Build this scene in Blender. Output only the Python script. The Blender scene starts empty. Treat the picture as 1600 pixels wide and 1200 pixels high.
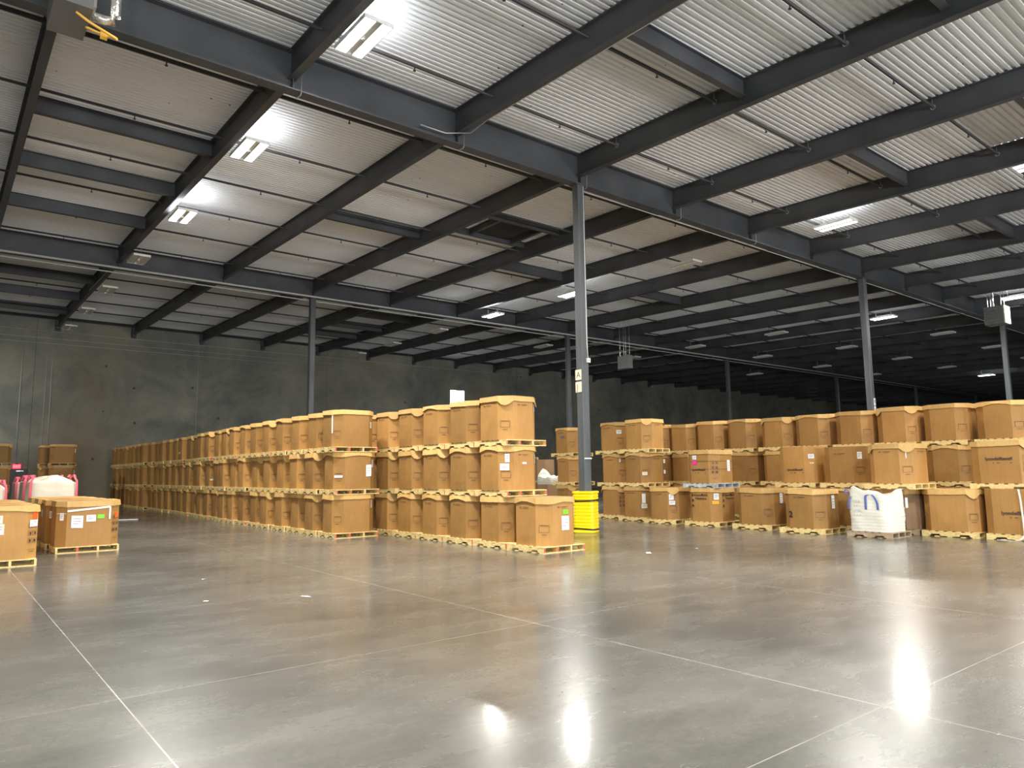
import bpy, bmesh, math, random
from mathutils import Vector, Matrix, noise
random.seed(7)
C = bpy.context.scene.collection
SC = bpy.context.scene
PI = math.pi

# ------------------------------------------------------------------ camera
F_PX, EYE = 1125.0, 1.6
RM = ((0.7800, -0.0664, -0.6222), (-0.6256, -0.1033, -0.7733), (-0.0130, 0.9924, -0.1221))
U3 = Vector((-110 - 800, -(749 - 600), -F_PX)).normalized()
V3 = Vector((2225 - 800, -(720 - 600), -F_PX)).normalized()
Z3 = V3.cross(U3).normalized()
if Z3.y < 0: Z3 = -Z3
m_ = (U3 + V3).normalized(); n_ = (V3 - U3).normalized()
V3 = (m_ + n_).normalized(); U3 = (m_ - n_).normalized(); Z3 = V3.cross(U3).normalized()
cam_d = bpy.data.cameras.new('camera'); cam = bpy.data.objects.new('camera', cam_d); C.objects.link(cam)
cam_d.sensor_width = 36; cam_d.lens = F_PX / 1600 * 36; cam_d.clip_end = 400
cam.matrix_world = Matrix(((V3.x, V3.y, V3.z, 0), (U3.x, U3.y, U3.z, 0), (Z3.x, Z3.y, Z3.z, EYE), (0, 0, 0, 1)))
SC.camera = cam
SC.view_settings.view_transform = 'Standard'; SC.view_settings.look = 'None'
SC.view_settings.gamma = 1; SC.view_settings.use_curve_mapping = False
SC.view_settings.exposure = 0.55

# ------------------------------------------------------------------ materials
def mat(name, col, rough=.7, metal=0, spec=.5, var=0, scale=3, emit=None, estr=0, bump=0, bscale=40, col2=None, stretch=(1, 1, 1)):
    m = bpy.data.materials.new(name); m.use_nodes = True
    nt = m.node_tree; b = nt.nodes['Principled BSDF']
    b.inputs['Base Color'].default_value = (*col, 1); b.inputs['Roughness'].default_value = rough
    b.inputs['Metallic'].default_value = metal; b.inputs['Specular IOR Level'].default_value = spec
    if emit:
        b.inputs['Emission Color'].default_value = (*emit, 1); b.inputs['Emission Strength'].default_value = estr
    if var or bump:
        tc = nt.nodes.new('ShaderNodeTexCoord'); mp = nt.nodes.new('ShaderNodeMapping')
        oi = nt.nodes.new('ShaderNodeObjectInfo')
        mp.inputs['Scale'].default_value = stretch
        add = nt.nodes.new('ShaderNodeVectorMath'); add.operation = 'MULTIPLY_ADD'
        nt.links.new(oi.outputs['Random'], add.inputs[0]); add.inputs[1].default_value = (37, 53, 71)
        nt.links.new(tc.outputs['Object'], add.inputs[2]); nt.links.new(add.outputs[0], mp.inputs['Vector'])
        if var:
            n = nt.nodes.new('ShaderNodeTexNoise'); n.inputs['Scale'].default_value = scale; n.inputs['Detail'].default_value = 5
            nt.links.new(mp.outputs[0], n.inputs['Vector'])
            r = nt.nodes.new('ShaderNodeMix'); r.data_type = 'RGBA'
            c2 = col2 or tuple(c * (1 - var) for c in col)
            r.inputs['A'].default_value = (*c2, 1); r.inputs['B'].default_value = (*tuple(min(1, c * (1 + var * .6)) for c in col), 1)
            mr = nt.nodes.new('ShaderNodeMapRange'); mr.inputs['From Min'].default_value = .3; mr.inputs['From Max'].default_value = .7
            nt.links.new(n.outputs['Fac'], mr.inputs['Value']); nt.links.new(mr.outputs[0], r.inputs['Factor'])
            nt.links.new(r.outputs['Result'], b.inputs['Base Color'])
        if bump:
            n2 = nt.nodes.new('ShaderNodeTexNoise'); n2.inputs['Scale'].default_value = bscale
            nt.links.new(mp.outputs[0], n2.inputs['Vector'])
            bp = nt.nodes.new('ShaderNodeBump'); bp.inputs['Strength'].default_value = bump; bp.inputs['Distance'].default_value = .01
            nt.links.new(n2.outputs['Fac'], bp.inputs['Height']); nt.links.new(bp.outputs[0], b.inputs['Normal'])
    return m

def card_mat(name, col):
    """brown corrugated board, a tone of its own per box, faint streaks and scuffs"""
    m = mat(name, col, .62, var=.10, scale=1.6, spec=.35)
    nt = m.node_tree; b = nt.nodes['Principled BSDF']
    src = b.inputs['Base Color'].links[0].from_socket
    oi = nt.nodes.new('ShaderNodeObjectInfo')
    hs = nt.nodes.new('ShaderNodeHueSaturation')
    mr = nt.nodes.new('ShaderNodeMapRange'); mr.inputs['To Min'].default_value = .78; mr.inputs['To Max'].default_value = 1.12
    nt.links.new(oi.outputs['Random'], mr.inputs['Value']); nt.links.new(mr.outputs[0], hs.inputs['Value'])
    tc = nt.nodes.new('ShaderNodeTexCoord'); mp = nt.nodes.new('ShaderNodeMapping'); mp.inputs['Scale'].default_value = (6, 6, .6)
    n = nt.nodes.new('ShaderNodeTexNoise'); n.inputs['Scale'].default_value = 4
    nt.links.new(tc.outputs['Object'], mp.inputs[0]); nt.links.new(mp.outputs[0], n.inputs['Vector'])
    mx = nt.nodes.new('ShaderNodeMix'); mx.data_type = 'RGBA'; mx.blend_type = 'MULTIPLY'; mx.inputs['Factor'].default_value = .28
    nt.links.new(src, mx.inputs['A']); nt.links.new(n.outputs['Color'], mx.inputs['B'])
    bw = nt.nodes.new('ShaderNodeRGBToBW'); nt.links.new(n.outputs['Color'], bw.inputs[0]); nt.links.new(bw.outputs[0], mx.inputs['B'])
    nt.links.new(mx.outputs['Result'], hs.inputs['Color']); nt.links.new(hs.outputs[0], b.inputs['Base Color'])
    return m

M = {}
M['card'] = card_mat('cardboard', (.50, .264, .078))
M['card_lid'] = card_mat('cardboard_lid', (.80, .50, .175))  # strong light on the lids is put into this paler board colour
M['card_dark'] = card_mat('cardboard_weathered', (.40, .25, .135))
M['ink'] = mat('brown_ink', (.16, .085, .05), .8)
M['ink_dark'] = mat('dark_print', (.035, .03, .035), .7)
M['paper'] = mat('paper', (.85, .85, .86), .6)
M['paper_cream'] = mat('cream_paper', (.82, .78, .62), .6)
M['green'] = mat('green_sticker', (.18, .85, .02), .5)
M['orange'] = mat('orange_sticker', (.95, .13, .02), .5)
M['amber'] = mat('amber_sticker', (.95, .45, .01), .5)
M['pink'] = mat('pink_sticker', (.9, .03, .35), .5)
M['wood'] = mat('pallet_wood', (.85, .645, .28), .75, var=.3, scale=5, stretch=(3, 3, 10))
M['wood_red'] = mat('red_pallet_paint', (.75, .12, .08), .7, var=.3, scale=9)
M['wood_grey'] = mat('grey_pallet_paint', (.50, .52, .54), .75, var=.45, scale=7)
M['wood_old'] = mat('old_pallet_wood', (.42, .31, .2), .8, var=.35, scale=5)
M['steel'] = mat('dark_steel_paint', (.067, .071, .078), .5, var=.28, scale=.9, spec=.45)
M['column'] = mat('column_paint', (.095, .107, .112), .5, var=.3, scale=1.5, stretch=(3, 3, .35))
M['column_sc'] = M['column']
M['pipe'] = mat('pipe_paint', (.035, .035, .038), .5)
M['galv'] = mat('galvanised', (.55, .56, .57), .35, metal=.85)
M['conduit'] = mat('grey_conduit', (.55, .56, .54), .5)
M['deck'] = mat('roof_deck_paint', (.80, .82, .84), .6, var=.12, scale=.35, stretch=(.15, 1, 1))
M['white'] = mat('white_enamel', (.75, .75, .72), .5)
M['lens_off'] = mat('unlit_diffuser', (.52, .50, .45), .5)
M['lens_on'] = mat('lit_diffuser', (.9, .9, .9), .5, emit=(1, .98, .94), estr=16)
M['yellow'] = mat('yellow_plastic', (.95, .72, .01), .38, spec=.5)
M['black'] = mat('black_strap', (.012, .012, .014), .5)
M['rubber'] = mat('dark_void', (.02, .02, .02), .8)
M['bag'] = mat('woven_white_bag', (.74, .73, .64), .75, bump=.5, bscale=9)
M['bag2'] = mat('woven_cream_bag', (.66, .61, .50), .75, bump=.5, bscale=9)
M['blue'] = mat('blue_webbing', (.10, .14, .42), .7)
M['red'] = mat('red_webbing', (.72, .12, .17), .7)
M['film'] = mat('stretch_film', (.85, .83, .78), .25)
M['hose'] = mat('yellow_hose', (.75, .42, .06), .4)
M['heater'] = mat('heater_enamel', (.15, .15, .15), .45)
M['heater_pale'] = mat('pale_heater_panel', (.80, .74, .55), .4)
M['sign_red'] = mat('exit_sign_face', (.8, .05, .06), .5, emit=(1, .05, .09), estr=1.6)
M['sign_letter'] = mat('exit_sign_letters', (.5, .02, .02), .5, emit=(1, .35, .35), estr=1.2)
M['red_ink'] = mat('red_print', (.55, .03, .02), .6)
M['day'] = mat('daylight_pane', (.9, .95, 1), .3, emit=(.92, 1, .96), estr=7)
M['fill_pane'] = mat('rear_fill', (.9, .95, 1), .5, emit=(.92, .97, 1), estr=3)  # glow of the added fill panels behind the camera
M['duct'] = mat('foil_duct', (.75, .74, .70), .22, metal=.9, bump=.6, bscale=30)

def floor_mat():
    m = bpy.data.materials.new('polished_concrete'); m.use_nodes = True
    nt = m.node_tree; b = nt.nodes['Principled BSDF']; L = nt.links.new; N = nt.nodes.new
    tc = N('ShaderNodeTexCoord')
    mpf = N('ShaderNodeMapping'); mpf.inputs['Rotation'].default_value = (0, 0, .75); mpf.inputs['Scale'].default_value = (1, 2.4, 1); L(tc.outputs['Object'], mpf.inputs[0])
    def nz(scale, det=6, rough=.6, dist=0, st=None):
        n = N('ShaderNodeTexNoise'); n.inputs['Scale'].default_value = scale; n.inputs['Detail'].default_value = det
        n.inputs['Roughness'].default_value = rough; n.inputs['Distortion'].default_value = dist
        L(mpf.outputs[0] if st else tc.outputs['Object'], n.inputs['Vector']); return n.outputs['Fac']
    def rng(s, a, b_, c, d):
        r = N('ShaderNodeMapRange'); r.inputs[1].default_value = a; r.inputs[2].default_value = b_; r.inputs[3].default_value = c; r.inputs[4].default_value = d
        L(s, r.inputs[0]); return r.outputs[0]
    def mth(op, a, b_):
        r = N('ShaderNodeMath'); r.operation = op
        for i, v in enumerate((a, b_)):
            if isinstance(v, (int, float)): r.inputs[i].default_value = v
            else: L(v, r.inputs[i])
        return r.outputs[0]
    big = rng(nz(.22, 4, .6, .2), .36, .64, 0, 1); mid = rng(nz(1.0, 9, .66, .0, (1.0, 2.6, 1)), .28, .74, 0, 1); fine = rng(nz(14, 8, .75), .3, .7, 0, 1)
    f = mth('ADD', mth('ADD', mth('MULTIPLY', big, .50), mth('MULTIPLY', mid, .32)), mth('MULTIPLY', fine, .20))
    cr = N('ShaderNodeValToRGB'); cr.color_ramp.elements[0].color = (.048, .047, .041, 1); cr.color_ramp.elements[1].color = (.225, .222, .196, 1)
    L(f, cr.inputs[0])
    # saw-cut joints of the slab
    sx = N('ShaderNodeSeparateXYZ'); L(tc.outputs['Object'], sx.inputs[0])
    def lines(sock, off, pitch, w):
        a = mth('SUBTRACT', sock, off); a = mth('DIVIDE', a, pitch); a = mth('ADD', a, 100.5)
        a = mth('FRACT', a, 0); a = mth('SUBTRACT', a, .5); a = mth('ABSOLUTE', a, 0)
        return mth('LESS_THAN', a, w / pitch)
    jl = mth('MAXIMUM', lines(sx.outputs['X'], 1.165, 3.95, .0045), mth('MULTIPLY', lines(sx.outputs['Y'], 2.43, 3.63, .004), .6))
    jl = mth('MULTIPLY', jl, rng(nz(.9, 3), .3, .6, .25, .9))
    mx = N('ShaderNodeMix'); mx.data_type = 'RGBA'; L(jl, mx.inputs['Factor']); L(cr.outputs[0], mx.inputs['A']); mx.inputs['B'].default_value = (.62, .6, .52, 1)
    # pale flecks and dark spots
    vo = N('ShaderNodeTexVoronoi'); vo.inputs['Scale'].default_value = 1.1; L(tc.outputs['Object'], vo.inputs['Vector'])
    sp = mth('MULTIPLY', mth('LESS_THAN', vo.outputs['Distance'], .028), .45)
    mx2 = N('ShaderNodeMix'); mx2.data_type = 'RGBA'; L(sp, mx2.inputs['Factor']); L(mx.outputs['Result'], mx2.inputs['A']); mx2.inputs['B'].default_value = (.06, .055, .05, 1)
    L(mx2.outputs['Result'], b.inputs['Base Color'])
    L(rng(mid, 0, 1, .25, .29), b.inputs['Roughness'])
    b.inputs['Specular IOR Level'].default_value = .55
    b.inputs['Coat Weight'].default_value = .28; b.inputs['Coat Roughness'].default_value = .11
    bp = N('ShaderNodeBump'); bp.inputs['Strength'].default_value = .12; bp.inputs['Distance'].default_value = .02
    L(nz(1.1, 3), bp.inputs['Height']); L(bp.outputs[0], b.inputs['Normal'])
    return m
M['floor'] = floor_mat()

def specks(m, scale, r, mask):
    nt = m.node_tree; b = nt.nodes['Principled BSDF']; src = b.inputs['Base Color'].links[0].from_socket; N = nt.nodes.new; L = nt.links.new
    tc = N('ShaderNodeTexCoord'); vo = N('ShaderNodeTexVoronoi'); vo.inputs['Scale'].default_value = scale; L(tc.outputs['Object'], vo.inputs['Vector'])
    lt = N('ShaderNodeMath'); lt.operation = 'LESS_THAN'; lt.inputs[1].default_value = r; L(vo.outputs['Distance'], lt.inputs[0])
    n = N('ShaderNodeTexNoise'); n.inputs['Scale'].default_value = .5; L(tc.outputs['Object'], n.inputs['Vector'])
    gt = N('ShaderNodeMath'); gt.operation = 'GREATER_THAN'; gt.inputs[1].default_value = mask; L(n.outputs['Fac'], gt.inputs[0])
    mu = N('ShaderNodeMath'); mu.operation = 'MULTIPLY'; L(lt.outputs[0], mu.inputs[0]); L(gt.outputs[0], mu.inputs[1])
    mx = N('ShaderNodeMix'); mx.data_type = 'RGBA'; mx.inputs['B'].default_value = (.06, .05, .04, 1); L(mu.outputs[0], mx.inputs['Factor']); L(src, mx.inputs['A'])
    L(mx.outputs['Result'], b.inputs['Base Color'])
specks(M['deck'], 2.3, .045, .5)

def wall_mat():
    m = bpy.data.materials.new('tilt_up_concrete'); m.use_nodes = True
    nt = m.node_tree; b = nt.nodes['Principled BSDF']; L = nt.links.new; N = nt.nodes.new
    tc = N('ShaderNodeTexCoord')
    n1 = N('ShaderNodeTexNoise'); n1.inputs['Scale'].default_value = .28; n1.inputs['Detail'].default_value = 9; n1.inputs['Roughness'].default_value = .68; n1.inputs['Distortion'].default_value = .6
    L(tc.outputs['Object'], n1.inputs['Vector'])
    cr = N('ShaderNodeValToRGB'); e = cr.color_ramp.elements
    e[0].position = .32; e[0].color = (.13, .14, .125, 1); e[1].position = .68; e[1].color = (.34, .325, .25, 1)
    k = e.new(.5); k.color = (.23, .235, .20, 1)
    L(n1.outputs['Fac'], cr.inputs[0])
    n2 = N('ShaderNodeTexNoise'); n2.inputs['Scale'].default_value = .11; L(tc.outputs['Object'], n2.inputs['Vector'])
    mx = N('ShaderNodeMix'); mx.data_type = 'RGBA'; mx.inputs['B'].default_value = (.24, .18, .10, 1)
    mr = N('ShaderNodeMapRange'); mr.inputs[1].default_value = .5; mr.inputs[2].default_value = .75; mr.inputs[4].default_value = .8
    L(n2.outputs['Fac'], mr.inputs[0]); L(mr.outputs[0], mx.inputs['Factor']); L(cr.outputs[0], mx.inputs['A'])
    sx = N('ShaderNodeSeparateXYZ'); L(tc.outputs['Object'], sx.inputs[0])
    def mth(op, a, b_=0):
        r = N('ShaderNodeMath'); r.operation = op
        for i, v in enumerate((a, b_)):
            if isinstance(v, (int, float)): r.inputs[i].default_value = v
            else: L(v, r.inputs[i])
        return r.outputs[0]
    a = mth('FRACT', mth('ADD', mth('DIVIDE', mth('SUBTRACT', sx.outputs['X'], 4.25), 9.12), 50.5)); a = mth('LESS_THAN', mth('ABSOLUTE', mth('SUBTRACT', a, .5)), .0012)
    vo = N('ShaderNodeTexVoronoi'); vo.inputs['Scale'].default_value = .42; vo.inputs['Randomness'].default_value = .55; L(tc.outputs['Object'], vo.inputs['Vector'])
    hole = mth('LESS_THAN', vo.outputs['Distance'], .036)
    dk = mth('MULTIPLY', mth('MAXIMUM', a, hole), .75)
    m2 = N('ShaderNodeMix'); m2.data_type = 'RGBA'; m2.inputs['B'].default_value = (.03, .03, .03, 1); L(dk, m2.inputs['Factor']); L(mx.outputs['Result'], m2.inputs['A'])
    L(m2.outputs['Result'], b.inputs['Base Color']); b.inputs['Roughness'].default_value = .8
    return m
M['wall'] = wall_mat()

# ------------------------------------------------------------------ mesh helpers
def put(name, me, parent=None, kind=None, loc=None):
    o = bpy.data.objects.new(name, me); C.objects.link(o)
    if parent: o.parent = parent
    if loc: o.location = loc
    if kind: o['kind'] = kind
    return o
def tag(o, label, cat, group=None):
    o['label'] = label; o['category'] = cat
    if group: o['group'] = group
    return o
def empty(name, loc=(0, 0, 0), rz=0):
    o = bpy.data.objects.new(name, None); C.objects.link(o); o.location = loc; o.rotation_euler = (0, 0, rz); o.empty_display_size = .1
    return o

class MB:
    def __init__(s): s.v = []; s.f = []; s.mi = []; s.mats = []
    def m(s, mt):
        if mt not in s.mats: s.mats.append(mt)
        return s.mats.index(mt)
    def add(s, vs, fs, mt):
        k = len(s.v); s.v += [tuple(v) for v in vs]; i = s.m(mt)
        for f in fs: s.f.append(tuple(k + a for a in f)); s.mi.append(i)
        return s
    def box(s, x0, x1, y0, y1, z0, z1, mt, endmat=None):
        vs = [(x, y, z) for z in (z0, z1) for y in (y0, y1) for x in (x0, x1)]
        fs = [(0, 2, 3, 1), (4, 5, 7, 6), (0, 1, 5, 4), (2, 6, 7, 3), (0, 4, 6, 2), (1, 3, 7, 5)]
        s.add(vs, fs, mt)
        if endmat:
            j = s.m(endmat); s.mi[-4] = j; s.mi[-3] = j
        return s
    def tube(s, pts, r, mt, n=8, caps=True):
        P = [Vector(p) for p in pts]; rings = []
        for i, p in enumerate(P):
            t = (P[min(i + 1, len(P) - 1)] - P[max(i - 1, 0)]).normalized()
            up = Vector((0, 0, 1)) if abs(t.z) < .95 else Vector((1, 0, 0))
            a = t.cross(up).normalized(); b = a.cross(t)
            rr = r[i] if isinstance(r, (list, tuple)) else r
            rings.append([p + a * rr * math.cos(2 * PI * k / n) + b * rr * math.sin(2 * PI * k / n) for k in range(n)])
        vs = [v for rg in rings for v in rg]
        fs = [(i * n + k, i * n + (k + 1) % n, (i + 1) * n + (k + 1) % n, (i + 1) * n + k) for i in range(len(P) - 1) for k in range(n)]
        if caps: fs += [tuple(range(n))[::-1], tuple((len(P) - 1) * n + k for k in range(n))]
        return s.add(vs, fs, mt)
    def strip(s, pts, w, side, mt, th=.006):
        """flat webbing with thickness: pts centreline, side = width direction"""
        P = [Vector(p) for p in pts]; sd = Vector(side).normalized(); vs = []
        for i, p in enumerate(P):
            t = (P[min(i + 1, len(P) - 1)] - P[max(i - 1, 0)]).normalized(); n = t.cross(sd).normalized()
            for a, b in ((-1, -1), (1, -1), (1, 1), (-1, 1)): vs.append(p + sd * w / 2 * a + n * th / 2 * b)
        fs = [(i * 4 + k, i * 4 + (k + 1) % 4, (i + 1) * 4 + (k + 1) % 4, (i + 1) * 4 + k) for i in range(len(P) - 1) for k in range(4)]
        fs += [(3, 2, 1, 0), tuple(len(vs) - 4 + k for k in range(4))]
        return s.add(vs, fs, mt)
    def mesh(s, name, smooth=False):
        me = bpy.data.meshes.new(name); me.from_pydata(s.v, [], s.f)
        for mt in s.mats: me.materials.append(mt)
        me.polygons.foreach_set('material_index', s.mi)
        if smooth: me.polygons.foreach_set('use_smooth', [True] * len(s.f))
        bm = bmesh.new(); bm.from_mesh(me); bmesh.ops.recalc_face_normals(bm, faces=bm.faces); bm.to_mesh(me); bm.free()
        me.update(); return me

ORD = ['', 'first', 'second', 'third', 'fourth', 'fifth', 'sixth', 'seventh', 'eighth', 'ninth', 'tenth', 'eleventh', 'twelfth', 'thirteenth',
       'fourteenth', 'fifteenth', 'sixteenth', 'seventeenth', 'eighteenth', 'nineteenth', 'twentieth', 'twenty-first', 'twenty-second', 'twenty-third',
       'twenty-fourth', 'twenty-fifth', 'twenty-sixth', 'twenty-seventh', 'twenty-eighth', 'twenty-ninth', 'thirtieth', 'thirty-first', 'thirty-second']

# ------------------------------------------------------------------ building constants
BX, X1 = 16.45, 13.5            # bay width, x of the near column
JP = BX / 4                     # beam pitch
G1Y, G2Y, WY, G0Y = 13.82, 31.9, 50.2, -4.5
XL, XR, YB = -19.4, 112.2, -23.0
def deck_z(y): return 10.36 + (.0225 if y > G1Y else .033) * (y - G1Y)

# floor / walls / roof deck
put('floor', MB().box(XL, XR, YB, WY, -.2, 0, M['floor']).mesh('floor'), kind='structure')
put('wall_back', MB().box(XL, XR, WY, WY + .2, 0, 12.2, M['wall']).mesh('wall_back'), kind='structure')
put('wall_left', MB().box(XL - .2, XL, YB, WY, 0, 12.2, M['wall']).mesh('wall_left'), kind='structure')
put('wall_right', MB().box(XR, XR + .2, YB, WY, 0, 12.2, M['wall']).mesh('wall_right'), kind='structure')
put('wall_front', MB().box(XL, XR, YB - .2, YB, 0, 12.2, M['wall']).mesh('wall_front'), kind='structure')
prof = []; y = YB; p = .1525
while y < WY:
    for dy, dz in ((0, 0), (.062, 0), (.078, .052), (.1365, .052)): prof.append((y + dy, deck_z(y + dy) + dz))
    y += p
prof.append((WY, deck_z(WY)))
prof = [q for q in prof if q[0] <= WY]
vs = [(x, a, b) for a, b in prof for x in (XL, XR)]
fs = [(2 * i, 2 * i + 1, 2 * i + 3, 2 * i + 2) for i in range(len(prof) - 1)]
put('ceiling', MB().add(vs, fs, M['deck']).mesh('ceiling'), kind='structure')

# ------------------------------------------------------------------ roof steel
def beam_mesh(name, p0, p1, depth, fw, tw=.012, tf=.02, mt=None):
    """wide-flange beam whose top runs from p0 to p1"""
    mt = mt or M['steel']; a = Vector(p0); b = Vector(p1); t = (b - a); t.z = 0; t.normalize(); s = Vector((-t.y, t.x, 0))
    pr = [(-fw / 2, 0), (fw / 2, 0), (fw / 2, -tf), (tw / 2, -tf), (tw / 2, -depth + tf), (fw / 2, -depth + tf), (fw / 2, -depth), (-fw / 2, -depth),
          (-fw / 2, -depth + tf), (-tw / 2, -depth + tf), (-tw / 2, -tf), (-fw / 2, -tf)]
    vs = [q + s * u + Vector((0, 0, w)) for q in (a, b) for u, w in pr]; n = len(pr)
    fs = [(k, (k + 1) % n, n + (k + 1) % n, n + k) for k in range(n)]
    fs += [(0, 1, 2, 11), (3, 4, 9, 10), (5, 6, 7, 8), (n, n + 11, n + 2, n + 1), (n + 3, n + 10, n + 9, n + 4), (n + 5, n + 8, n + 7, n + 6)]
    return MB().add(vs, fs, mt).mesh(name)

GD = .87
def girder(y, lab):
    z = deck_z(y) - .005
    r = empty('roof_girder', (XL, y, z - GD)); tag(r, lab, 'beam', 'deep girders under the roof')
    def P(n, me): o = put(n, me, r); o.matrix_parent_inverse = Matrix.Translation((-XL, -y, -(z - GD))); return o
    P('web_and_flanges', beam_mesh('girder', (XL, y, z), (XR, y, z), GD, .28, .014, .028))
    k = 0; x = X1 - 8 * JP
    while x < XR:                                            # stiffener plates on both faces of the web, at each beam seat
        if x > XL and x < 70:
            mb = MB()
            for s in (-1, 1): mb.box(x - .006, x + .006, min(y + s * .008, y + s * .13), max(y + s * .008, y + s * .13), z - GD + .03, z - .03, M['steel'])
            P('stiffener_plate', mb.mesh('stiffener'))
        x += JP
girder(G1Y, 'deep dark steel girder over the column with the yellow guard')
girder(G2Y, 'deep dark steel girder over the farther row of columns')
girder(G0Y, 'deep dark steel girder nearest above the camera')

JD = .62
jn = 0
xs = [X1 + JP * k for k in range(-8, 24)]
xs = [x for x in xs if XL + .3 < x < XR - .3]
strip_names = [(G2Y + .01, WY - .25, 'between the far girder and the back wall'), (G1Y + .01, G2Y - .01, 'between the two visible girders'), (G0Y + .01, G1Y - .01, 'between the near girder and the camera')]
for si, (ya, yb, nm) in enumerate(strip_names):
    vis = [x for x in xs if (x > .5 if si == 0 else x > .5 if si == 1 else x > 4)]
    for i, x in enumerate(vis):
        za, zb = deck_z(ya) - .004, deck_z(yb) - .004
        o = put('roof_beam', beam_mesh('roof_beam', (x, ya, za), (x, yb, zb), JD, .17, .010, .016))
        tag(o, 'dark steel roof beam %s, %s from the left' % (nm, ORD[i + 1]), 'beam', 'roof beams ' + nm)
        if si == 0 and x < 60:
            b = put('wall_bracket', MB().box(x - .12, x + .12, WY - .26, WY, deck_z(WY) - JD - .12, deck_z(WY) - JD + .02, M['steel']).box(x - .15, x + .15, WY - .03, WY, deck_z(WY) - JD - .22, deck_z(WY) - .1, M['steel']).mesh('wall_bracket'))
            tag(b, 'dark steel seat bracket on back wall, %s from the left' % ORD[i + 1], 'bracket', 'beam seats on the back wall')
# ledger angle along the wall top
tag(put('ledger_angle', MB().box(XL, XR, WY - .12, WY, deck_z(WY) - .16, deck_z(WY) - .03, M['steel']).mesh('ledger')), 'dark steel ledger angle along the top of the back wall', 'beam')

# short cross struts
struts = [(X1 - 3 * JP, 19.3, .42, 'over the left aisle, nearest of the wide cross struts'), (X1 - 3 * JP, 23.1, .42, 'over the left aisle, second of the wide cross struts'),
          (X1 - 3 * JP, 27.1, .42, 'over the left aisle, third of the wide cross struts'), (X1 - 3 * JP, 37.5, .42, 'over the left aisle, just beyond the far girder'),
          (X1 - 3 * JP, 41.9, .42, 'over the left aisle, midway from far girder to wall'), (X1 - 3 * JP, 46.4, .42, 'over the left aisle, close to the back wall'),
          (X1 - JP, 22.2, .36, 'left of the roof hatch'), (X1 - JP, 8.5, .42, 'in front of the near column'), (X1 - JP, 4.4, .42, 'at the top right of the view'),
          (X1 + JP, 8.5, .42, 'right of the near column'), (X1 + JP, 4.7, .42, 'at the right edge of the view'), (X1 + 3 * JP, 8.3, .42, 'right of the lit light above the right stacks'),
          (X1 + JP, 23.4, .42, 'behind the near column'), (X1 + 3 * JP, 23.2, .42, 'midway between near and second columns'),
          (X1 + JP, 36.6, .42, 'beyond the far girder, first of three'), (X1 + JP, 40.3, .42, 'beyond the far girder, second of three'), (X1 + JP, 43.8, .42, 'beyond the far girder, third of three')]
for x, y, d, nm in struts:
    xa, xb = x - 0 + .01, x + JP - .01
    xa, xb = (x - 0 + .02, x + JP - .02)
    o = put('cross_strut', beam_mesh('cross_strut', (xa, y, deck_z(y) - .005), (xb, y, deck_z(y) - .005), d, .15, .01, .014))
    tag(o, 'short dark steel cross strut ' + nm, 'beam', 'cross struts between roof beams')

# sprinkler lines (one every 3.05 m) with heads
def sprinkler(y, idx, where):
    x0, x1 = (XL + .3, XR - .3)
    z = deck_z(y) - .22; main = abs(y - 15.35) < .1; rad = .05 if main else .036
    r = empty('sprinkler_pipe', (x0, y, z)); tag(r, 'thin dark sprinkler pipe under the roof, ' + where, 'pipe', 'sprinkler pipes under the roof')
    inv = Matrix.Translation((-x0, -y, -z))
    o = put('pipe_run', MB().tube([(x0, y, z), (x1, y, z)], rad, M['pipe'], 8).mesh('pipe_run', True), r); o.matrix_parent_inverse = inv
    x = X1 - 3 * JP + .5 * JP; k = 0
    while x < 48:
        mb = MB().tube([(x, y, z - rad), (x, y, z - rad - .07)], .014, M['pipe'], 6).tube([(x, y, z - rad - .07), (x, y, z - rad - .085)], .032, M['pipe'], 8)
        h = put('sprinkler_head', mb.mesh('sprinkler_head'), r); h.matrix_parent_inverse = inv
        x += JP * (1 if y < 32 else 2)
ys = [3.15 + 3.05 * k for k in range(16)]
for i, y in enumerate(ys):
    if y > WY - .5: continue
    sprinkler(y, i, '%s counted from the camera' % ORD[i + 1])
# collars where the pipes pass the beams right of the near girder
for y in (6.2, 9.25, 12.3):
    for j, x in enumerate((X1, X1 + JP, X1 + 2 * JP, X1 + 3 * JP)):
        z = deck_z(y) - .22
        mb = MB().tube([(x - .012, y, z), (x - .03, y, z)], .06, M['galv'], 12)
        mb.tube([(x - .05, y, z + .04), (x - .05, y, z + .2)], .006, M['galv'], 5)
        o = put('pipe_hanger', mb.mesh('pipe_hanger')); tag(o, 'small galvanised pipe hanger on %s roof beam right of girder, %s from camera' % (ORD[j + 1], {6.2: 'nearest', 9.25: 'middle', 12.3: 'farthest'}[y]), 'hanger', 'pipe hangers')

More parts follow.
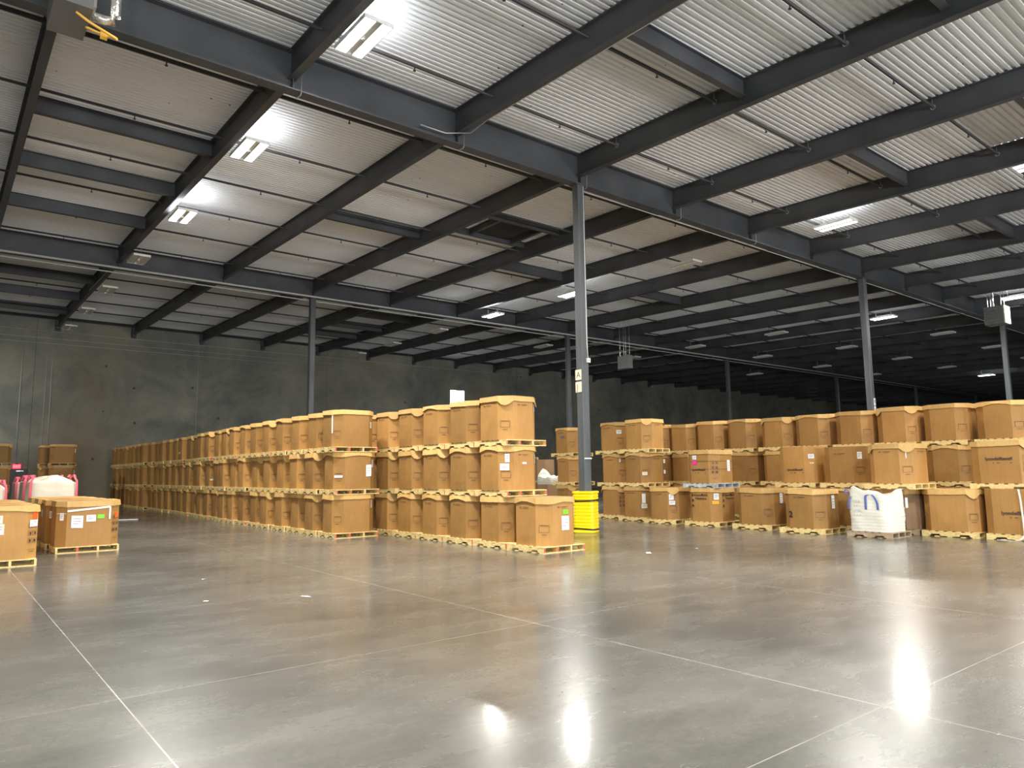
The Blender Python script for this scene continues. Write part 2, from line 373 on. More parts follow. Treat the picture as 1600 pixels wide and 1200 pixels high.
# two grey conduits below the far girder, one along the near girder flange
def pipe_thing(name, pts, r, mt, label, cat='pipe', n=6):
    return tag(put(name, MB().tube(pts, r, mt, n).mesh(name, True)), label, cat)
zg2 = deck_z(G2Y) - GD; zg1 = deck_z(G1Y) - GD
pipe_thing('water_main', [(XL + .3, G2Y - .35, zg2 - .02), (XR - .3, G2Y - .35, zg2 - .02)], .045, M['conduit'], 'long grey pipe hung just in front of the far girder')
pipe_thing('conduit', [(XL + .3, G2Y + .3, zg2 - .06), (XR - .3, G2Y + .3, zg2 - .06)], .03, M['conduit'], 'long thin grey conduit just behind the far girder')
pipe_thing('conduit', [(X1 + .35, G1Y + .2, zg1 - .015), (XR - .3, G1Y + .2, zg1 - .015)], .014, M['conduit'], 'thin pale conduit along the near girder, right of the yellow-guarded column')
pipe_thing('conduit', [(X1 - JP + .11, 1, deck_z(1) - JD + .01), (X1 - JP + .11, G1Y - 1.2, deck_z(G1Y - 1.2) - JD + .01), (X1 - JP + .11, G1Y - .5, zg1 + .16), (X1 - JP - .4, G1Y - .2, zg1 + .12), (X1 - JP - 1.1, G1Y - .2, zg1 + .12)], .014, M['galv'], 'pale bent conduit under the roof beam left of the near column')
pipe_thing('conduit', [(X1 - 2 * JP - .13, G2Y + 1.6, deck_z(G2Y) - JD), (X1 - 2 * JP - .13, 38, deck_z(38) - JD)], .014, M['galv'], 'short pale conduit beside unlit lights near the back wall')
for i, x in enumerate((X1 - JP + .12, X1 + .15, X1 + JP + .15, X1 + 2 * JP + .15, X1 - 2 * JP + .15)):
    mb = MB().tube([(x, G1Y - .2, deck_z(G1Y) - .02), (x, G1Y - .2, zg1 - .08)], .008, M['galv'], 5)
    mb.tube([(x, G1Y - .2, zg1 - .05), (x, G1Y - .15, zg1 - .1), (x, G1Y + .05, zg1 - .07)], .012, M['galv'], 5)
    tag(put('hanger_rod', mb.mesh('hanger_rod')), 'thin steel hanger rod on the near girder, %s' % ('left of the column', 'at the column', 'first right of the column', 'second right of the column', 'at the beam with the nearest lights')[i], 'hanger', 'hanger rods on the near girder')

# roof hatch frame
z = deck_z(20)
r = empty('roof_hatch', (15.85, 20, z - .3)); tag(r, 'square roof hatch with dark frame left of the near column', 'hatch')
inv = Matrix.Translation((-15.85, -20, -(z - .3)))
xa, xb = X1 + .1, X1 + JP - .1
for nm, me in (('frame_beam', beam_mesh('fb', (xa, 19.0, deck_z(19) - .01), (xb, 19.0, deck_z(19) - .01), .22, .12)), ('frame_beam', beam_mesh('fb', (xa, 21.0, deck_z(21) - .01), (xb, 21.0, deck_z(21) - .01), .22, .12)),
               ('frame_beam', beam_mesh('fb', (14.85, 19.07, z - .01), (14.85, 20.93, z - .01), .22, .12)), ('frame_beam', beam_mesh('fb', (16.75, 19.07, z - .01), (16.75, 20.93, z - .01), .22, .12)),
               ('hatch_panel', MB().box(14.95, 16.65, 19.1, 20.9, z - .06, z - .03, M['rubber']).mesh('hp'))):
    o = put(nm, me, r); o.matrix_parent_inverse = inv

# ------------------------------------------------------------------ columns
def column(x, y, w, lab, zt):
    r = empty('steel_column', (x, y, 0)); tag(r, lab, 'column', 'steel columns')
    b = w / 2; c = .02
    ring = [(-b + c, -b), (b - c, -b), (b, -b + c), (b, b - c), (b - c, b), (-b + c, b), (-b, b - c), (-b, -b + c)]
    vs = [(u, v, zz) for zz in (0, zt) for u, v in ring]; fs = [(k, (k + 1) % 8, 8 + (k + 1) % 8, 8 + k) for k in range(8)] + [tuple(range(8))[::-1], tuple(range(8, 16))]
    put('shaft', MB().add(vs, fs, M['column']).mesh('shaft'), r)
    put('cap_plate', MB().box(-.2, .2, -.14, .14, zt, zt + .024, M['steel']).mesh('cap_plate'), r)
    return r
cols = {}
for gi, (gy, zt, nm) in enumerate(((G1Y, zg1 - .03, 'near'), (G2Y, zg2 - .03, 'far'))):
    for k in range(0, 6):
        x = X1 + BX * k
        if gi == 0:
            lab = ['grey square steel column rising from the yellow guard', 'grey steel column with small white signs behind the right stacks', 'grey steel column near right edge below the wall heater'][k] if k < 3 else 'grey steel column of the near row, far off to the right, number %s' % ORD[k + 1]
            if k > 2: continue
        else:
            lab = 'grey steel column of the far row, %s from the left' % ORD[k + 1]
        cols[(gi, k)] = column(x, gy, .25, lab, zt)
# things on the near column
def small_sign(loc, letter, mt, label, par=None):
    r = empty('letter_sign', loc); tag(r, label, 'sign', 'letter signs on the near column')
    put('card', MB().box(-.006, 0, -.115, .115, -.14, .14, M['paper_cream']).mesh('card'), r)
    t = text_mesh(letter, .22, mt); o = put('letter', t, r); o.rotation_euler = (PI / 2, 0, -PI / 2); o.location = (-.008, .07, -.075)
    return r
_txt = {}
def text_mesh(s, size, mt, sx=1.0, bold=0.0, align='LEFT'):
    k = (s, size, mt.name, sx, bold, align)
    if k in _txt: return _txt[k]
    cu = bpy.data.curves.new('t', 'FONT'); cu.body = s; cu.size = size; cu.align_x = align; cu.offset = bold; cu.extrude = .0006
    ob = bpy.data.objects.new('t', cu); C.objects.link(ob); bpy.context.view_layer.update()
    me = bpy.data.meshes.new_from_object(ob.evaluated_get(bpy.context.evaluated_depsgraph_get()))
    bpy.data.objects.remove(ob); me.materials.clear(); me.materials.append(mt)
    for v in me.vertices: v.co.x *= sx
    _txt[k] = me; return me
CX, CY = X1 - .13, G1Y
def sp(px):  return px
small_sign((CX - .004, CY + .02, 4.17), 'A', M['ink'], 'upper letter card marked A on the near grey column')
small_sign((CX - .004, CY + .02, 3.84), 'J', M['red_ink'], 'lower letter card marked J on the near grey column')
pipe_thing('conduit', [(X1 + .05, CY - .14, zg1 - .05), (X1 + .05, CY - .142, 5.0), (X1 + .08, CY - .142, 4.62)], .012, M['white'], 'thin white conduit down the near grey column')
r = empty('junction_box', (X1 + .08, CY - .13, 4.56)); tag(r, 'small white junction box on the near grey column', 'box')
put('housing', MB().box(-.055, .055, -.05, 0, -.06, .06, M['white']).mesh('jb'), r); put('button', MB().tube([(0, -.05, 0), (0, -.056, 0)], .015, M['black'], 8).mesh('btn'), r)
tag(put('tape_band', MB().box(X1 - .131, X1 + .136, CY - .136, CY - .131, 1.92, 1.95, M['paper']).box(X1 + .131, X1 + .136, CY - .131, CY + .1, 1.92, 1.95, M['paper']).mesh('tape')), 'narrow white tape band on column above yellow guard', 'tape')
for i, (zz, l) in enumerate(((4.28, 'upper'), (3.95, 'lower'))):
    x = X1 + BX
    r = empty('column_sign', (x, G1Y - .13, zz)); tag(r, '%s white sign on the second column right of the guarded one' % l, 'sign', 'signs on the second column')
    put('card', MB().box(-.02, .12, -.01, 0, -.15, .15, M['paper']).mesh('cs'), r)
    put('letter', text_mesh('B' if i else '', .2, M['red_ink']) if i else MB().box(.02, .08, -.013, -.011, -.06, .08, M['ink']).mesh('cm'), r)
    if i: r.children[-1].rotation_euler = (PI / 2, 0, 0); r.children[-1].location = (-.01, -.012, -.07)

# ------------------------------------------------------------------ yellow column guard
def guard():
    r = empty('column_guard', (X1 + .02, G1Y + .02, 0), math.radians(28)); tag(r, 'bright yellow plastic column guard with black straps', 'guard')
    H = 1.08; hw = .262; inner = .20
    def ring(z, k, e):
        pts = []; cr = .09; a = hw + e
        for qx, qy, a0 in ((1, 1, 0), (-1, 1, 90), (-1, -1, 180), (1, -1, 270)):
            for t in range(0, 91, 30):
                an = math.radians(a0 + t); pts.append((qx * (a - cr) + cr * math.cos(an), qy * (a - cr) + cr * math.sin(an), z))
        return pts
    prof = [(0, .012), (.03, .03)]
    z = .05
    def ribs(z0, z1, n):
        out = []; h = (z1 - z0) / n
        for i in range(n):
            a = z0 + i * h
            out += [(a + .04 * h, .008), (a + .12 * h, .024), (a + .86 * h, .024), (a + .94 * h, .008)]
        return out
    prof += ribs(.10, .80, 8) + [(.81, -.012), (.85, -.012)] + ribs(.86, 1.0, 2) + [(1.01, .02), (1.03, .04), (1.07, .04), (1.08, .02)]
    vs = []; n = 16
    for zz, e in prof: vs += ring(zz, 0, e)
    fs = [(i * n + k, i * n + (k + 1) % n, (i + 1) * n + (k + 1) % n, (i + 1) * n + k) for i in range(len(prof) - 1) for k in range(n)]
    top = (len(prof) - 1) * n
    base = len(vs)
    for zz in (1.08, 0):
        vs += [(p[0] * inner / (hw + .02), p[1] * inner / (hw + .02), zz) for p in ring(zz, 0, .0)]
    fs += [(top + k, top + (k + 1) % n, base + (k + 1) % n, base + k) for k in range(n)]
    fs += [(base + k, base + (k + 1) % n, base + n + (k + 1) % n, base + n + k) for k in range(n)]
    put('guard_shell', MB().add(vs, fs, M['yellow']).mesh('guard'), r)
    for zc, tilt in ((.835, .012), (.10, -.02)):
        o_ = [Vector(p) for p in ring(0, 0, .032)]; i_ = [Vector(p) for p in ring(0, 0, .022)]
        vs = []
        for P in (o_, i_):
            for dz in (-.018, .018): vs += [(p.x, p.y, zc + dz + tilt * (p.x - p.y) / .4) for p in P]
        fs = []
        for k in range(n):
            q = (k + 1) % n
            fs += [(k, q, n + q, n + k), (2 * n + k, 3 * n + k, 3 * n + q, 2 * n + q), (n + k, n + q, 3 * n + q, 3 * n + k), (k, 2 * n + k, 2 * n + q, q)]
        put('strap', MB().add(vs, fs, M['black']).mesh('strap'), r)['label'] = 'black webbing strap'
guard()

# ------------------------------------------------------------------ lights
def fixture_meshes():
    h = MB().box(-.29, .29, -.61, .61, .02, .05, M['white'])
    for x in (-.29, -.055, .055, .27): h.box(x, x + .02 if x > 0 or x < -.2 else x + .02, -.61, .61, -.03, .02, M['white'])
    h.box(-.29, .29, -.63, -.61, -.03, .05, M['white']).box(-.29, .29, .61, .63, -.03, .05, M['white'])
    h.box(-.05, .05, -.35, .35, .05, .12, M['white'])
    d_on = MB().box(-.09, .09, -.6, .6, -.022, .0, M['lens_on']); d_off = MB().box(-.09, .09, -.6, .6, -.022, .0, M['lens_off'])
    w = MB()
    return h.mesh('housing'), d_on.mesh('lens_on'), d_off.mesh('lens_off')
FH, FON, FOFF = fixture_meshes()
LZ = 9.7
def LH(y): return min(LZ, deck_z(y) - .5)
def lamp(x, y, on, label, power=1.0):
    r = empty('high_bay_light', (x, y, LH(y))); tag(r, label, 'ceiling light', 'high bay lights, ' + ('lit' if on else 'switched off'))
    put('housing', FH, r)
    for s in (-1, 1):
        o = put('diffuser', FON if on else FOFF, r, loc=(s * .165, 0, 0)); o['label'] = 'glowing white panel' if on else 'unlit grey panel'
    top = deck_z(y) - LH(y)
    put('hanger_wire', MB().tube([(0, -.4, .05), (0, -.4, top)], .004, M['galv'], 4).tube([(0, .4, .05), (0, .4, top)], .004, M['galv'], 4).mesh('wire'), r)
    put('sensor', MB().tube([(0, 0, .02), (0, 0, -.05)], .035, M['white'], 10).mesh('sensor'), r)
    if on: lamp_light(x, y, power)
REAR_FILL = 1500; LP = 500; UP_FILL = .065
def lamp_light(x, y, power=1.0):
    for zz, rot, p in ((LH(y) - .06, 0, 1.0), (LH(y) + .14, PI, UP_FILL)):  # the upward area light is added to brighten the roof deck
        l = bpy.data.lights.new('lamp_and_fill', 'AREA'); l.shape = 'RECTANGLE'; l.size = .55; l.size_y = 1.2
        l.energy = LP * power * p; l.color = (1, .965, .90) if p == 1.0 else (.93, .97, 1)
        o = bpy.data.objects.new('lamp_and_fill', l); C.objects.link(o); o.location = (x, y, zz); o.rotation_euler = (rot, 0, 0)
rowA = [(11.5, 1, 'nearest of the row over the left aisle'), (17.5, 1, 'second of the row over the left aisle'), (23.4, 1, 'third of the row over the left aisle'),
        (29.2, 0, 'just before the far girder over the left aisle'), (34.9, 0, 'just beyond the far girder over the left aisle'), (40.0, 0, 'farther beyond the far girder over the left aisle'), (45.0, 0, 'closest to the back wall over the left aisle')]
for y, on, nm in rowA: lamp(5.85 - .014 * (y - 4), y, on, ('lit' if on else 'unlit') + ' twin-panel high bay light ' + nm)
rowB = [(11.4, 1, 'above the right stacks, just right of the near girder'), (17.4, 0, 'right of the near column, behind the near girder'), (23.6, 1, 'seen just left of the near column'),
        (29.2, 1, 'close to the far girder, left of the near column'), (34.4, 0, 'beyond the far girder, left of the near column'), (39.7, 0, 'far beyond the far girder, left of the near column'), (44.4, 0, 'near the back wall, right of the far left column')]
for y, on, nm in rowB: lamp(23.1 - .055 * (y - 11.4) if y < 24 else 22.15, y, on, ('lit' if on else 'unlit') + ' high bay light ' + nm)
rowC = [(39.9, 17.4, 1, 'lit high bay light right behind the second column'), (40.4, 11.3, 1, 'lit high bay light at the right edge above the heater'), (73.2, 23.4, 1, 'small lit high bay light far away at the right')]
for x, y, on, nm in rowC: lamp(x, y, on, nm)
k = 0
for x, y in ((39.2, 23.4), (47.8, 23.4), (56.2, 23.4), (64.5, 23.4), (46.6, 29.0), (55.2, 29.1), (54.7, 34.9), (64.0, 29.2), (47.8, 17.4), (56.2, 17.4), (30.5, 34.8), (39.0, 34.8), (39.0, 29.2), (64.0, 17.4)):
    k += 1; lamp(x, y, 0, 'unlit high bay light in the dark right half of the roof, %s of that group' % ORD[k])
# lit fixtures of the same rows that hang behind or beside the view
for x, y, p in ((5.62, 5.5, 1), (5.62, -.5, 1), (22.4, 5.4, 1), (14, -.5, .8), (-2.7, 45.3, .7), (-2.7, 5.5, .8), (39.9, 5.4, .8), (-2.7, -6, 1)):
    r = empty('high_bay_light', (x, y, LH(y))); tag(r, 'lit high bay light outside the view, hung at %s' % {(5.62, 5.5): 'the left aisle above the camera', (5.62, -.5): 'the left aisle behind the camera', (22.4, 5.4): 'the right, just past the frame', (14, -.5): 'the middle behind the camera', (-2.7, 45.3): 'the left by the back wall', (-2.7, 5.5): 'the left of the camera', (39.9, 5.4): 'the far right past the frame', (-2.7, -6): 'the left behind the camera'}[(x, y)], 'ceiling light', 'high bay lights, lit')
    put('housing', FH, r)
    for s in (-1, 1): put('diffuser', FON, r, loc=(s * .165, 0, 0))
    lamp_light(x, y, p)

# added door-sized glowing panels and area lights behind the camera, to brighten the roof
for i, x in enumerate((-8, 2, 12, 22)):
    d_ = put('door_%d' % (i + 2), MB().box(x - 2, x + 2, YB + .002, YB + .03, 0, 4.4, M['fill_pane']).mesh('rear_fill_panel'), kind='structure')
    l = bpy.data.lights.new('rear_fill', 'AREA'); l.shape = 'RECTANGLE'; l.size = 4; l.size_y = 4.4; l.energy = REAR_FILL; l.color = (.97, .98, 1)
    o = bpy.data.objects.new('rear_fill', l); C.objects.link(o); o.location = (x, YB + .06, 2.2); o.rotation_euler = (PI / 2, 0, 0)
# ------------------------------------------------------------------ wall fittings: windows, exit sign, conduits
for i, (xa, xb) in enumerate(((33.45, 34.95), (91.3, 92.8))):
    w = empty('window_%d' % (i + 1), ((xa + xb) / 2, WY, 7.4)); w['kind'] = 'structure'
    inv = Matrix.Translation((-(xa + xb) / 2, -WY, -7.4))
    mb = MB(); z0, z1 = 7.38, 8.55
    mb.box(xa, xb, WY - .05, WY, z0, z0 + .05, M['white']).box(xa, xb, WY - .05, WY, z1 - .05, z1, M['white']).box(xa, xa + .05, WY - .05, WY, z0, z1, M['white']).box(xb - .05, xb, WY - .05, WY, z0, z1, M['white'])
    for q in range(1, 6): mb.box(xa, xb, WY - .04, WY - .02, z0 + q * .195 - .012, z0 + q * .195 + .012, M['white'])
    for q in (1, 2, 3): mb.box(xa + q * .375 - .012, xa + q * .375 + .012, WY - .04, WY - .02, z0, z1, M['white'])
    o = put('window_frame', mb.mesh('window_frame'), w); o.matrix_parent_inverse = inv; o['kind'] = 'structure'
    o = put('window_pane', MB().box(xa + .05, xb - .05, WY - .015, WY - .003, z0 + .05, z1 - .05, M['day']).mesh('pane'), w); o.matrix_parent_inverse = inv; o['kind'] = 'structure'
r = empty('exit_sign', (3.72, WY - .08, 2.27)); tag(r, 'small glowing red exit sign on the back wall behind white bags', 'sign')
put('housing', MB().box(-.19, .19, 0, .07, -.12, .12, M['sign_red']).mesh('exit'), r)
o = put('lettering', text_mesh('EXIT', .17, M['sign_letter'], align='CENTER'), r); o.rotation_euler = (PI / 2, 0, 0); o.location = (0, -.004, -.06)
put('bracket', MB().box(-.05, .05, 0, .07, .12, .2, M['black']).mesh('exb'), r)
pipe_thing('conduit', [(3.62, WY - .03, 9.2), (3.62, WY - .03, 2.5)], .02, M['conduit'], 'thin vertical conduit down the back wall to the exit sign')
pipe_thing('conduit', [(4.83, WY - .03, 9.0), (4.83, WY - .03, 3.0)], .012, M['conduit'], 'thin vertical conduit left of the far left box stack')
pipe_thing('conduit', [(5.12, WY - .03, 8.6), (5.12, WY - .03, 3.0)], .02, M['conduit'], 'thin pale vertical conduit above the far left box stack')
pipe_thing('conduit', [(13.35, WY - .03, 10.5), (13.35, WY - .03, 4.0)], .015, M['conduit'], 'thin vertical conduit on the back wall above the long row')
for i, zz in enumerate((10.28, 9.85, 9.55)):
    pipe_thing('conduit', [(XL + .5, WY - .04, zz), (60 if i < 1 else 30, WY - .04, zz)], .014, M['conduit'], 'thin horizontal conduit high on the back wall, %s of three' % ('top', 'middle', 'lowest')[i])
# door leaf below the exit sign
d = put('door_1', MB().box(3.2, 4.25, WY - .03, WY - .002, 0, 2.13, M['steel']).mesh('door_1'), kind='structure')
put('door_closer', MB().box(3.7, 4.05, WY - .08, WY - .03, 1.98, 2.04, M['galv']).mesh('closer'), d)

# ------------------------------------------------------------------ unit heaters
def heater(x, y, z, lab, pale=False, s=1.0, top=None):
    r = empty('unit_heater', (x, y, z)); tag(r, lab, 'heater', 'unit heaters'); r.scale = (s, s, s)
    if pale:
        put('casing', MB().box(-.38, .38, -.40, .42, 0, .85, M['heater']).mesh('casing'), r)
        put('side_panel', MB().box(-.38, .38, -.44, -.40, 0, .85, M['heater_pale']).mesh('side'), r)['label'] = 'pale cream side panel'
        mb = MB()
        for q in range(6): mb.add([(-.40, -.38, .08 + q * .13), (-.40, .38, .08 + q * .13), (-.50, .38, .04 + q * .13), (-.50, -.38, .04 + q * .13), (-.40, -.38, .09 + q * .13), (-.40, .38, .09 + q * .13), (-.50, .38, .05 + q * .13), (-.50, -.38, .05 + q * .13)], [(0, 1, 2, 3), (4, 7, 6, 5), (0, 4, 5, 1), (2, 6, 7, 3), (1, 5, 6, 2), (0, 3, 7, 4)], M['galv'])
        put('louvre', mb.mesh('louvre'), r)
    else:
        put('casing', MB().box(-.25, .25, -.5, .5, 0, .95, M['heater']).box(-.255, .255, -.505, .505, .40, .415, M['column']).mesh('casing'), r)
        put('access_panel', MB().box(.25, .30, -.40, .0, .10, .95, M['galv']).mesh('acc'), r)
    h = (top or deck_z(y)) - z
    for q, (a, b) in enumerate(((-.2, -.28), (.2, -.28), (-.2, .28), (.2, .28))):
        put('hanger_rod', MB().tube([(a, b, .85), (a, b, h / s)], .012, M['galv'], 5).mesh('rod'), r)
    return r
h1 = heater(1.17, 12.2, 8.56, 'dark grey unit heater at the top left corner')
put('flue_pipe', MB().tube([(.28, -.1, .12), (.46, -.1, .12), (.56, -.1, .14), (.60, -.1, .24), (.61, -.1, 1.55)], .075, M['duct'], 14).mesh('flue', True), h1)
pts = [(.05, -.30, -.01), (.22, -.30, -.10), (.46, -.26, -.16), (.62, -.14, -.14), (.60, .0, -.06), (.40, .05, -.03), (.22, .05, .0)]
def catm(P, n=8):
    P = [Vector(p) for p in P]; out = []
    for i in range(len(P) - 1):
        a, b, c, d_ = P[max(i - 1, 0)], P[i], P[i + 1], P[min(i + 2, len(P) - 1)]
        for k in range(n):
            t = k / n; out.append(.5 * ((2 * b) + (c - a) * t + (2 * a - 5 * b + 4 * c - d_) * t * t + (3 * b - a - 3 * c + d_) * t ** 3))
    return out + [P[-1]]
put('gas_hose', MB().tube(catm(pts), .022, M['hose'], 8).mesh('hose', True), h1)['label'] = 'yellow gas hose'
put('hose_tag', MB().box(.42, .52, .0, .02, -.14, -.02, M['hose']).mesh('tag'), h1)
h2 = heater(39.3, 11.9, 8.3, 'unit heater with pale side panel and louvres at right edge', True)
put('flue_pipe', MB().tube([(-.1, .1, .85), (-.1, .1, 1.8)], .06, M['duct'], 10).mesh('flue2', True), h2)
h3 = heater(30.9, 28.1, 7.45, 'small dark unit heater right of the near column', False, .8)

# ------------------------------------------------------------------ pallets
PH = .13
def pallet_meshes(key, lx, ly, wood, endm, simple=False):
    """origin at base centre; stringers run along y, boards along x"""
    top, bot, st = MB(), MB(), []
    n = 7; bw = .105
    for i in range(n):
        w = bw if 0 < i < n - 1 else .14
        y0 = -ly / 2 + (ly - w) * i / (n - 1); j = random.uniform(-.008, .008)
        top.box(-lx / 2 + j, lx / 2 + j, y0, y0 + w, PH - .018, PH, wood)
    for i in (0, 1, 2, 3, 4):
        w = .105 if i not in (0, 4) else .14; y0 = -ly / 2 + (ly - w) * i / 4
        bot.box(-lx / 2, lx / 2, y0, y0 + w, 0, .018, wood)
    for i in range(4):
        x0 = -lx / 2 + (lx - .04) * i / 3; mb = MB()
        z0, z1 = .018, PH - .018; nh = .042
        ypts = [(-ly / 2, z0), (-ly / 2 + .17, z0), (-ly / 2 + .20, z0 + nh), (-ly / 2 + .38, z0 + nh), (-ly / 2 + .41, z0), (ly / 2 - .41, z0), (ly / 2 - .38, z0 + nh), (ly / 2 - .20, z0 + nh), (ly / 2 - .17, z0), (ly / 2, z0)]
        ab = ypts
        vs = [(x, a, zz) for x in (x0, x0 + .04) for a, b in ab for zz in (b, z1)]
        m2 = len(ab) * 2
        fs = []
        for k in range(len(ab) - 1):
            q = 2 * k; fs += [(q, q + 1, q + 3, q + 2), (m2 + q, m2 + q + 2, m2 + q + 3, m2 + q + 1), (q, q + 2, m2 + q + 2, m2 + q), (q + 1, m2 + q + 1, m2 + q + 3, q + 3)]
        mb.add(vs, fs, wood)
        em = endm if endm is not wood and i != 2 else (endm if i != 2 else wood)
        if key == 'onered': em = endm if i == 1 else wood
        mb.add([vs[0], vs[1], vs[m2 + 1], vs[m2], vs[m2 - 2], vs[m2 - 1], vs[2 * m2 - 1], vs[2 * m2 - 2]], [(0, 1, 2, 3), (4, 7, 6, 5)], em)
        st.append(mb)
    if simple:
        s = MB()
        for q in (top, bot, *st):
            k = len(s.v); s.v += q.v
            for f, mi in zip(q.f, q.mi): s.f.append(tuple(k + a for a in f)); s.mi.append(s.m(q.mats[mi]))
        return [('pallet', s.mesh('pallet_' + key))]
    return [('top_deck', top.mesh('top_' + key)), ('bottom_deck', bot.mesh('bot_' + key))] + [('stringer', q.mesh('str_' + key)) for q in st]
PM = {}
def pallet(x, y, z, rz, kind, lab, lx, ly, simple=False, grp='wooden pallets under the boxes'):
    key = (kind, lx, ly, simple)
    if key not in PM:
        wood = {'red': M['wood'], 'plain': M['wood'], 'grey': M['wood_grey'], 'old': M['wood_old'], 'onered': M['wood']}[kind]
        endm = {'red': M['wood_red'], 'plain': M['wood'], 'grey': M['wood_grey'], 'old': M['wood_old'], 'onered': M['wood_red']}[kind]
        PM[key] = pallet_meshes(kind, lx, ly, wood, endm, simple)
    if simple:
        r = put('wooden_pallet', PM[key][0][1]); r.location = (x, y, z); r.rotation_euler = (0, 0, rz)
    else:
        r = empty('wooden_pallet', (x, y, z), rz)
        for nm, me in PM[key]: put(nm, me, r)
    return tag(r, lab, 'pallet', grp)

# ------------------------------------------------------------------ octagonal bulk boxes
def octo(a, b, c):
    return [(-a + c, -b), (a - c, -b), (a, -b + c), (a, b - c), (a - c, b), (-a + c, b), (-a, b - c), (-a, -b + c)]
def body_mesh(a, b, c, h, mt, seed, bulge=.018, style=None):
    rnd = random.Random(seed); P = octo(a, b, c); ring = []
    for i in range(8):
        p, q = Vector(P[i]), Vector(P[(i + 1) % 8]); n = 5 if i % 2 == 0 else 2
        d = q - p; nn = Vector((d.y, -d.x)).normalized(); bl = bulge if i % 2 == 0 else 0
        for k in range(n): t = k / n; ring.append((p + d * t, nn * (bl * math.sin(PI * t)), k == 0))
    L = 5; m = len(ring); vs = []
    wob = [rnd.uniform(-.006, .006) for _ in ring]
    for j in range(L + 1):
        z = h * j / L; e = math.sin(PI * min(1, (j / L) * 1.0)) ** .7
        for (p, o, _), w in zip(ring, wob):
            q = p + o * e * (1 + rnd.uniform(-.25, .25)) ; vs.append((q.x * (1 + w * e), q.y * (1 + w * e), z))
    fs = [(j * m + k, j * m + (k + 1) % m, (j + 1) * m + (k + 1) % m, (j + 1) * m + k) for j in range(L) for k in range(m)]
    fs += [tuple(range(m))[::-1], tuple(L * m + k for k in range(m))]
    mb = MB().add(vs, fs, mt)
    if style: print_mesh(mb, a, b, c, h, style)
    return mb.mesh('carton_body')
def lid_mesh(a, b, c, mt, seed, depth=.118):
    """cap with a skirt: arched bottom edge over the flats, sagging flaps at some cut corners"""
    rnd = random.Random(seed); e = .014; P = octo(a + e, b + e, c); top, low = [], []
    sag = [0] * 8
    arch = [rnd.uniform(.005, .06) if i % 2 == 0 else 0 for i in range(8)]
    dips = [rnd.choice([0, 0, .04, .10]) if i % 2 else 0 for i in range(8)]
    flat = rnd.random() < .35
    drop = [rnd.uniform(-.012, .012) for _ in range(8)]
    for i in range(8):
        p, q = Vector(P[i]), Vector(P[(i + 1) % 8]); n = 8 if i % 2 == 0 else 4; d = q - p; nn = Vector((d.y, -d.x)).normalized()
        for k in range(n):
            t = k / n; x = p + d * t
            dz = drop[i] * (1 - t) + drop[(i + 1) % 8] * t
            edge = -depth + (0 if flat else arch[i] * math.sin(PI * t)) - dips[i] * math.sin(PI * t) ** .8 + rnd.uniform(-.004, .004)
            fl = .014 + .03 * (dips[i] > 0) * math.sin(PI * t) + .010 * math.sin(PI * t) * (i % 2 == 0) + rnd.uniform(0, .004)
            top.append((x.x, x.y, dz * .4)); low.append((x.x + nn.x * fl, x.y + nn.y * fl, edge + dz))
    m = len(top)
    ctr = [(x * .55, y * .55, -.010 + rnd.uniform(-.006, .006)) for x, y, z in top]
    vs = top + low + ctr + [(x * .985, y * .985, z) for x, y, z in low]
    fs = [(k, m + k, m + (k + 1) % m, (k + 1) % m) for k in range(m)] + [(k, (k + 1) % m, 2 * m + (k + 1) % m, 2 * m + k) for k in range(m)]
    fs += [tuple(2 * m + k for k in range(m))]
    fs += [(m + k, 3 * m + k, 3 * m + (k + 1) % m, m + (k + 1) % m) for k in range(m)]
    return MB().add(vs, fs, mt).mesh('lid')

class Face:
    """places flat print and stickers on the -x face, the -x/-y cut corner or the -y face of a box"""
    def __init__(s, a, b, c, which):
        if which == 'x': s.o = Vector((-a - .0225, 0, 0)); s.u = Vector((0, -1, 0)); s.n = Vector((-1, 0, 0)); s.w = 2 * (b - c)
        if which == 'y': s.o = Vector((0, -b - .0225, 0)); s.u = Vector((1, 0, 0)); s.n = Vector((0, -1, 0)); s.w = 2 * (a - c)
        if which == 'c': s.o = Vector((-a + c / 2, -b + c / 2, 0)) + Vector((-1, -1, 0)).normalized() * .008; s.u = Vector((1, -1, 0)).normalized(); s.n = Vector((-1, -1, 0)).normalized(); s.w = c * 1.414
        if which == 'd': s.o = Vector((a - c / 2, -b + c / 2, 0)) + Vector((1, -1, 0)).normalized() * .008; s.u = Vector((1, 1, 0)).normalized(); s.n = Vector((1, -1, 0)).normalized(); s.w = c * 1.414
    def quad(s, mb, u0, u1, z0, z1, mt, lift=0, th=.002, skew=0):
        P = []
        for d in (lift, lift + th):
            for u, z in ((u0, z0), (u1, z0 + skew), (u1, z1 + skew), (u0, z1)):
                p = s.o + s.u * u + s.n * d; P.append((p.x, p.y, z))
        mb.add(P, [(0, 1, 2, 3), (7, 6, 5, 4), (0, 4, 5, 1), (1, 5, 6, 2), (2, 6, 7, 3), (3, 7, 4, 0)], mt)
    def text(s, parent, txt, u, z, size, mt, name='lettering', bold=.004, sx=1.0, align='CENTER'):
        o = put(name, text_mesh(txt, size, mt, sx, bold, align), parent)
        m3 = Matrix((s.u, Vector((0, 0, 1)), s.n)).transposed()
        p = s.o + s.u * u + s.n * .003
        o.matrix_local = Matrix.Translation((p.x, p.y, z)) @ m3.to_4x4()
        return o

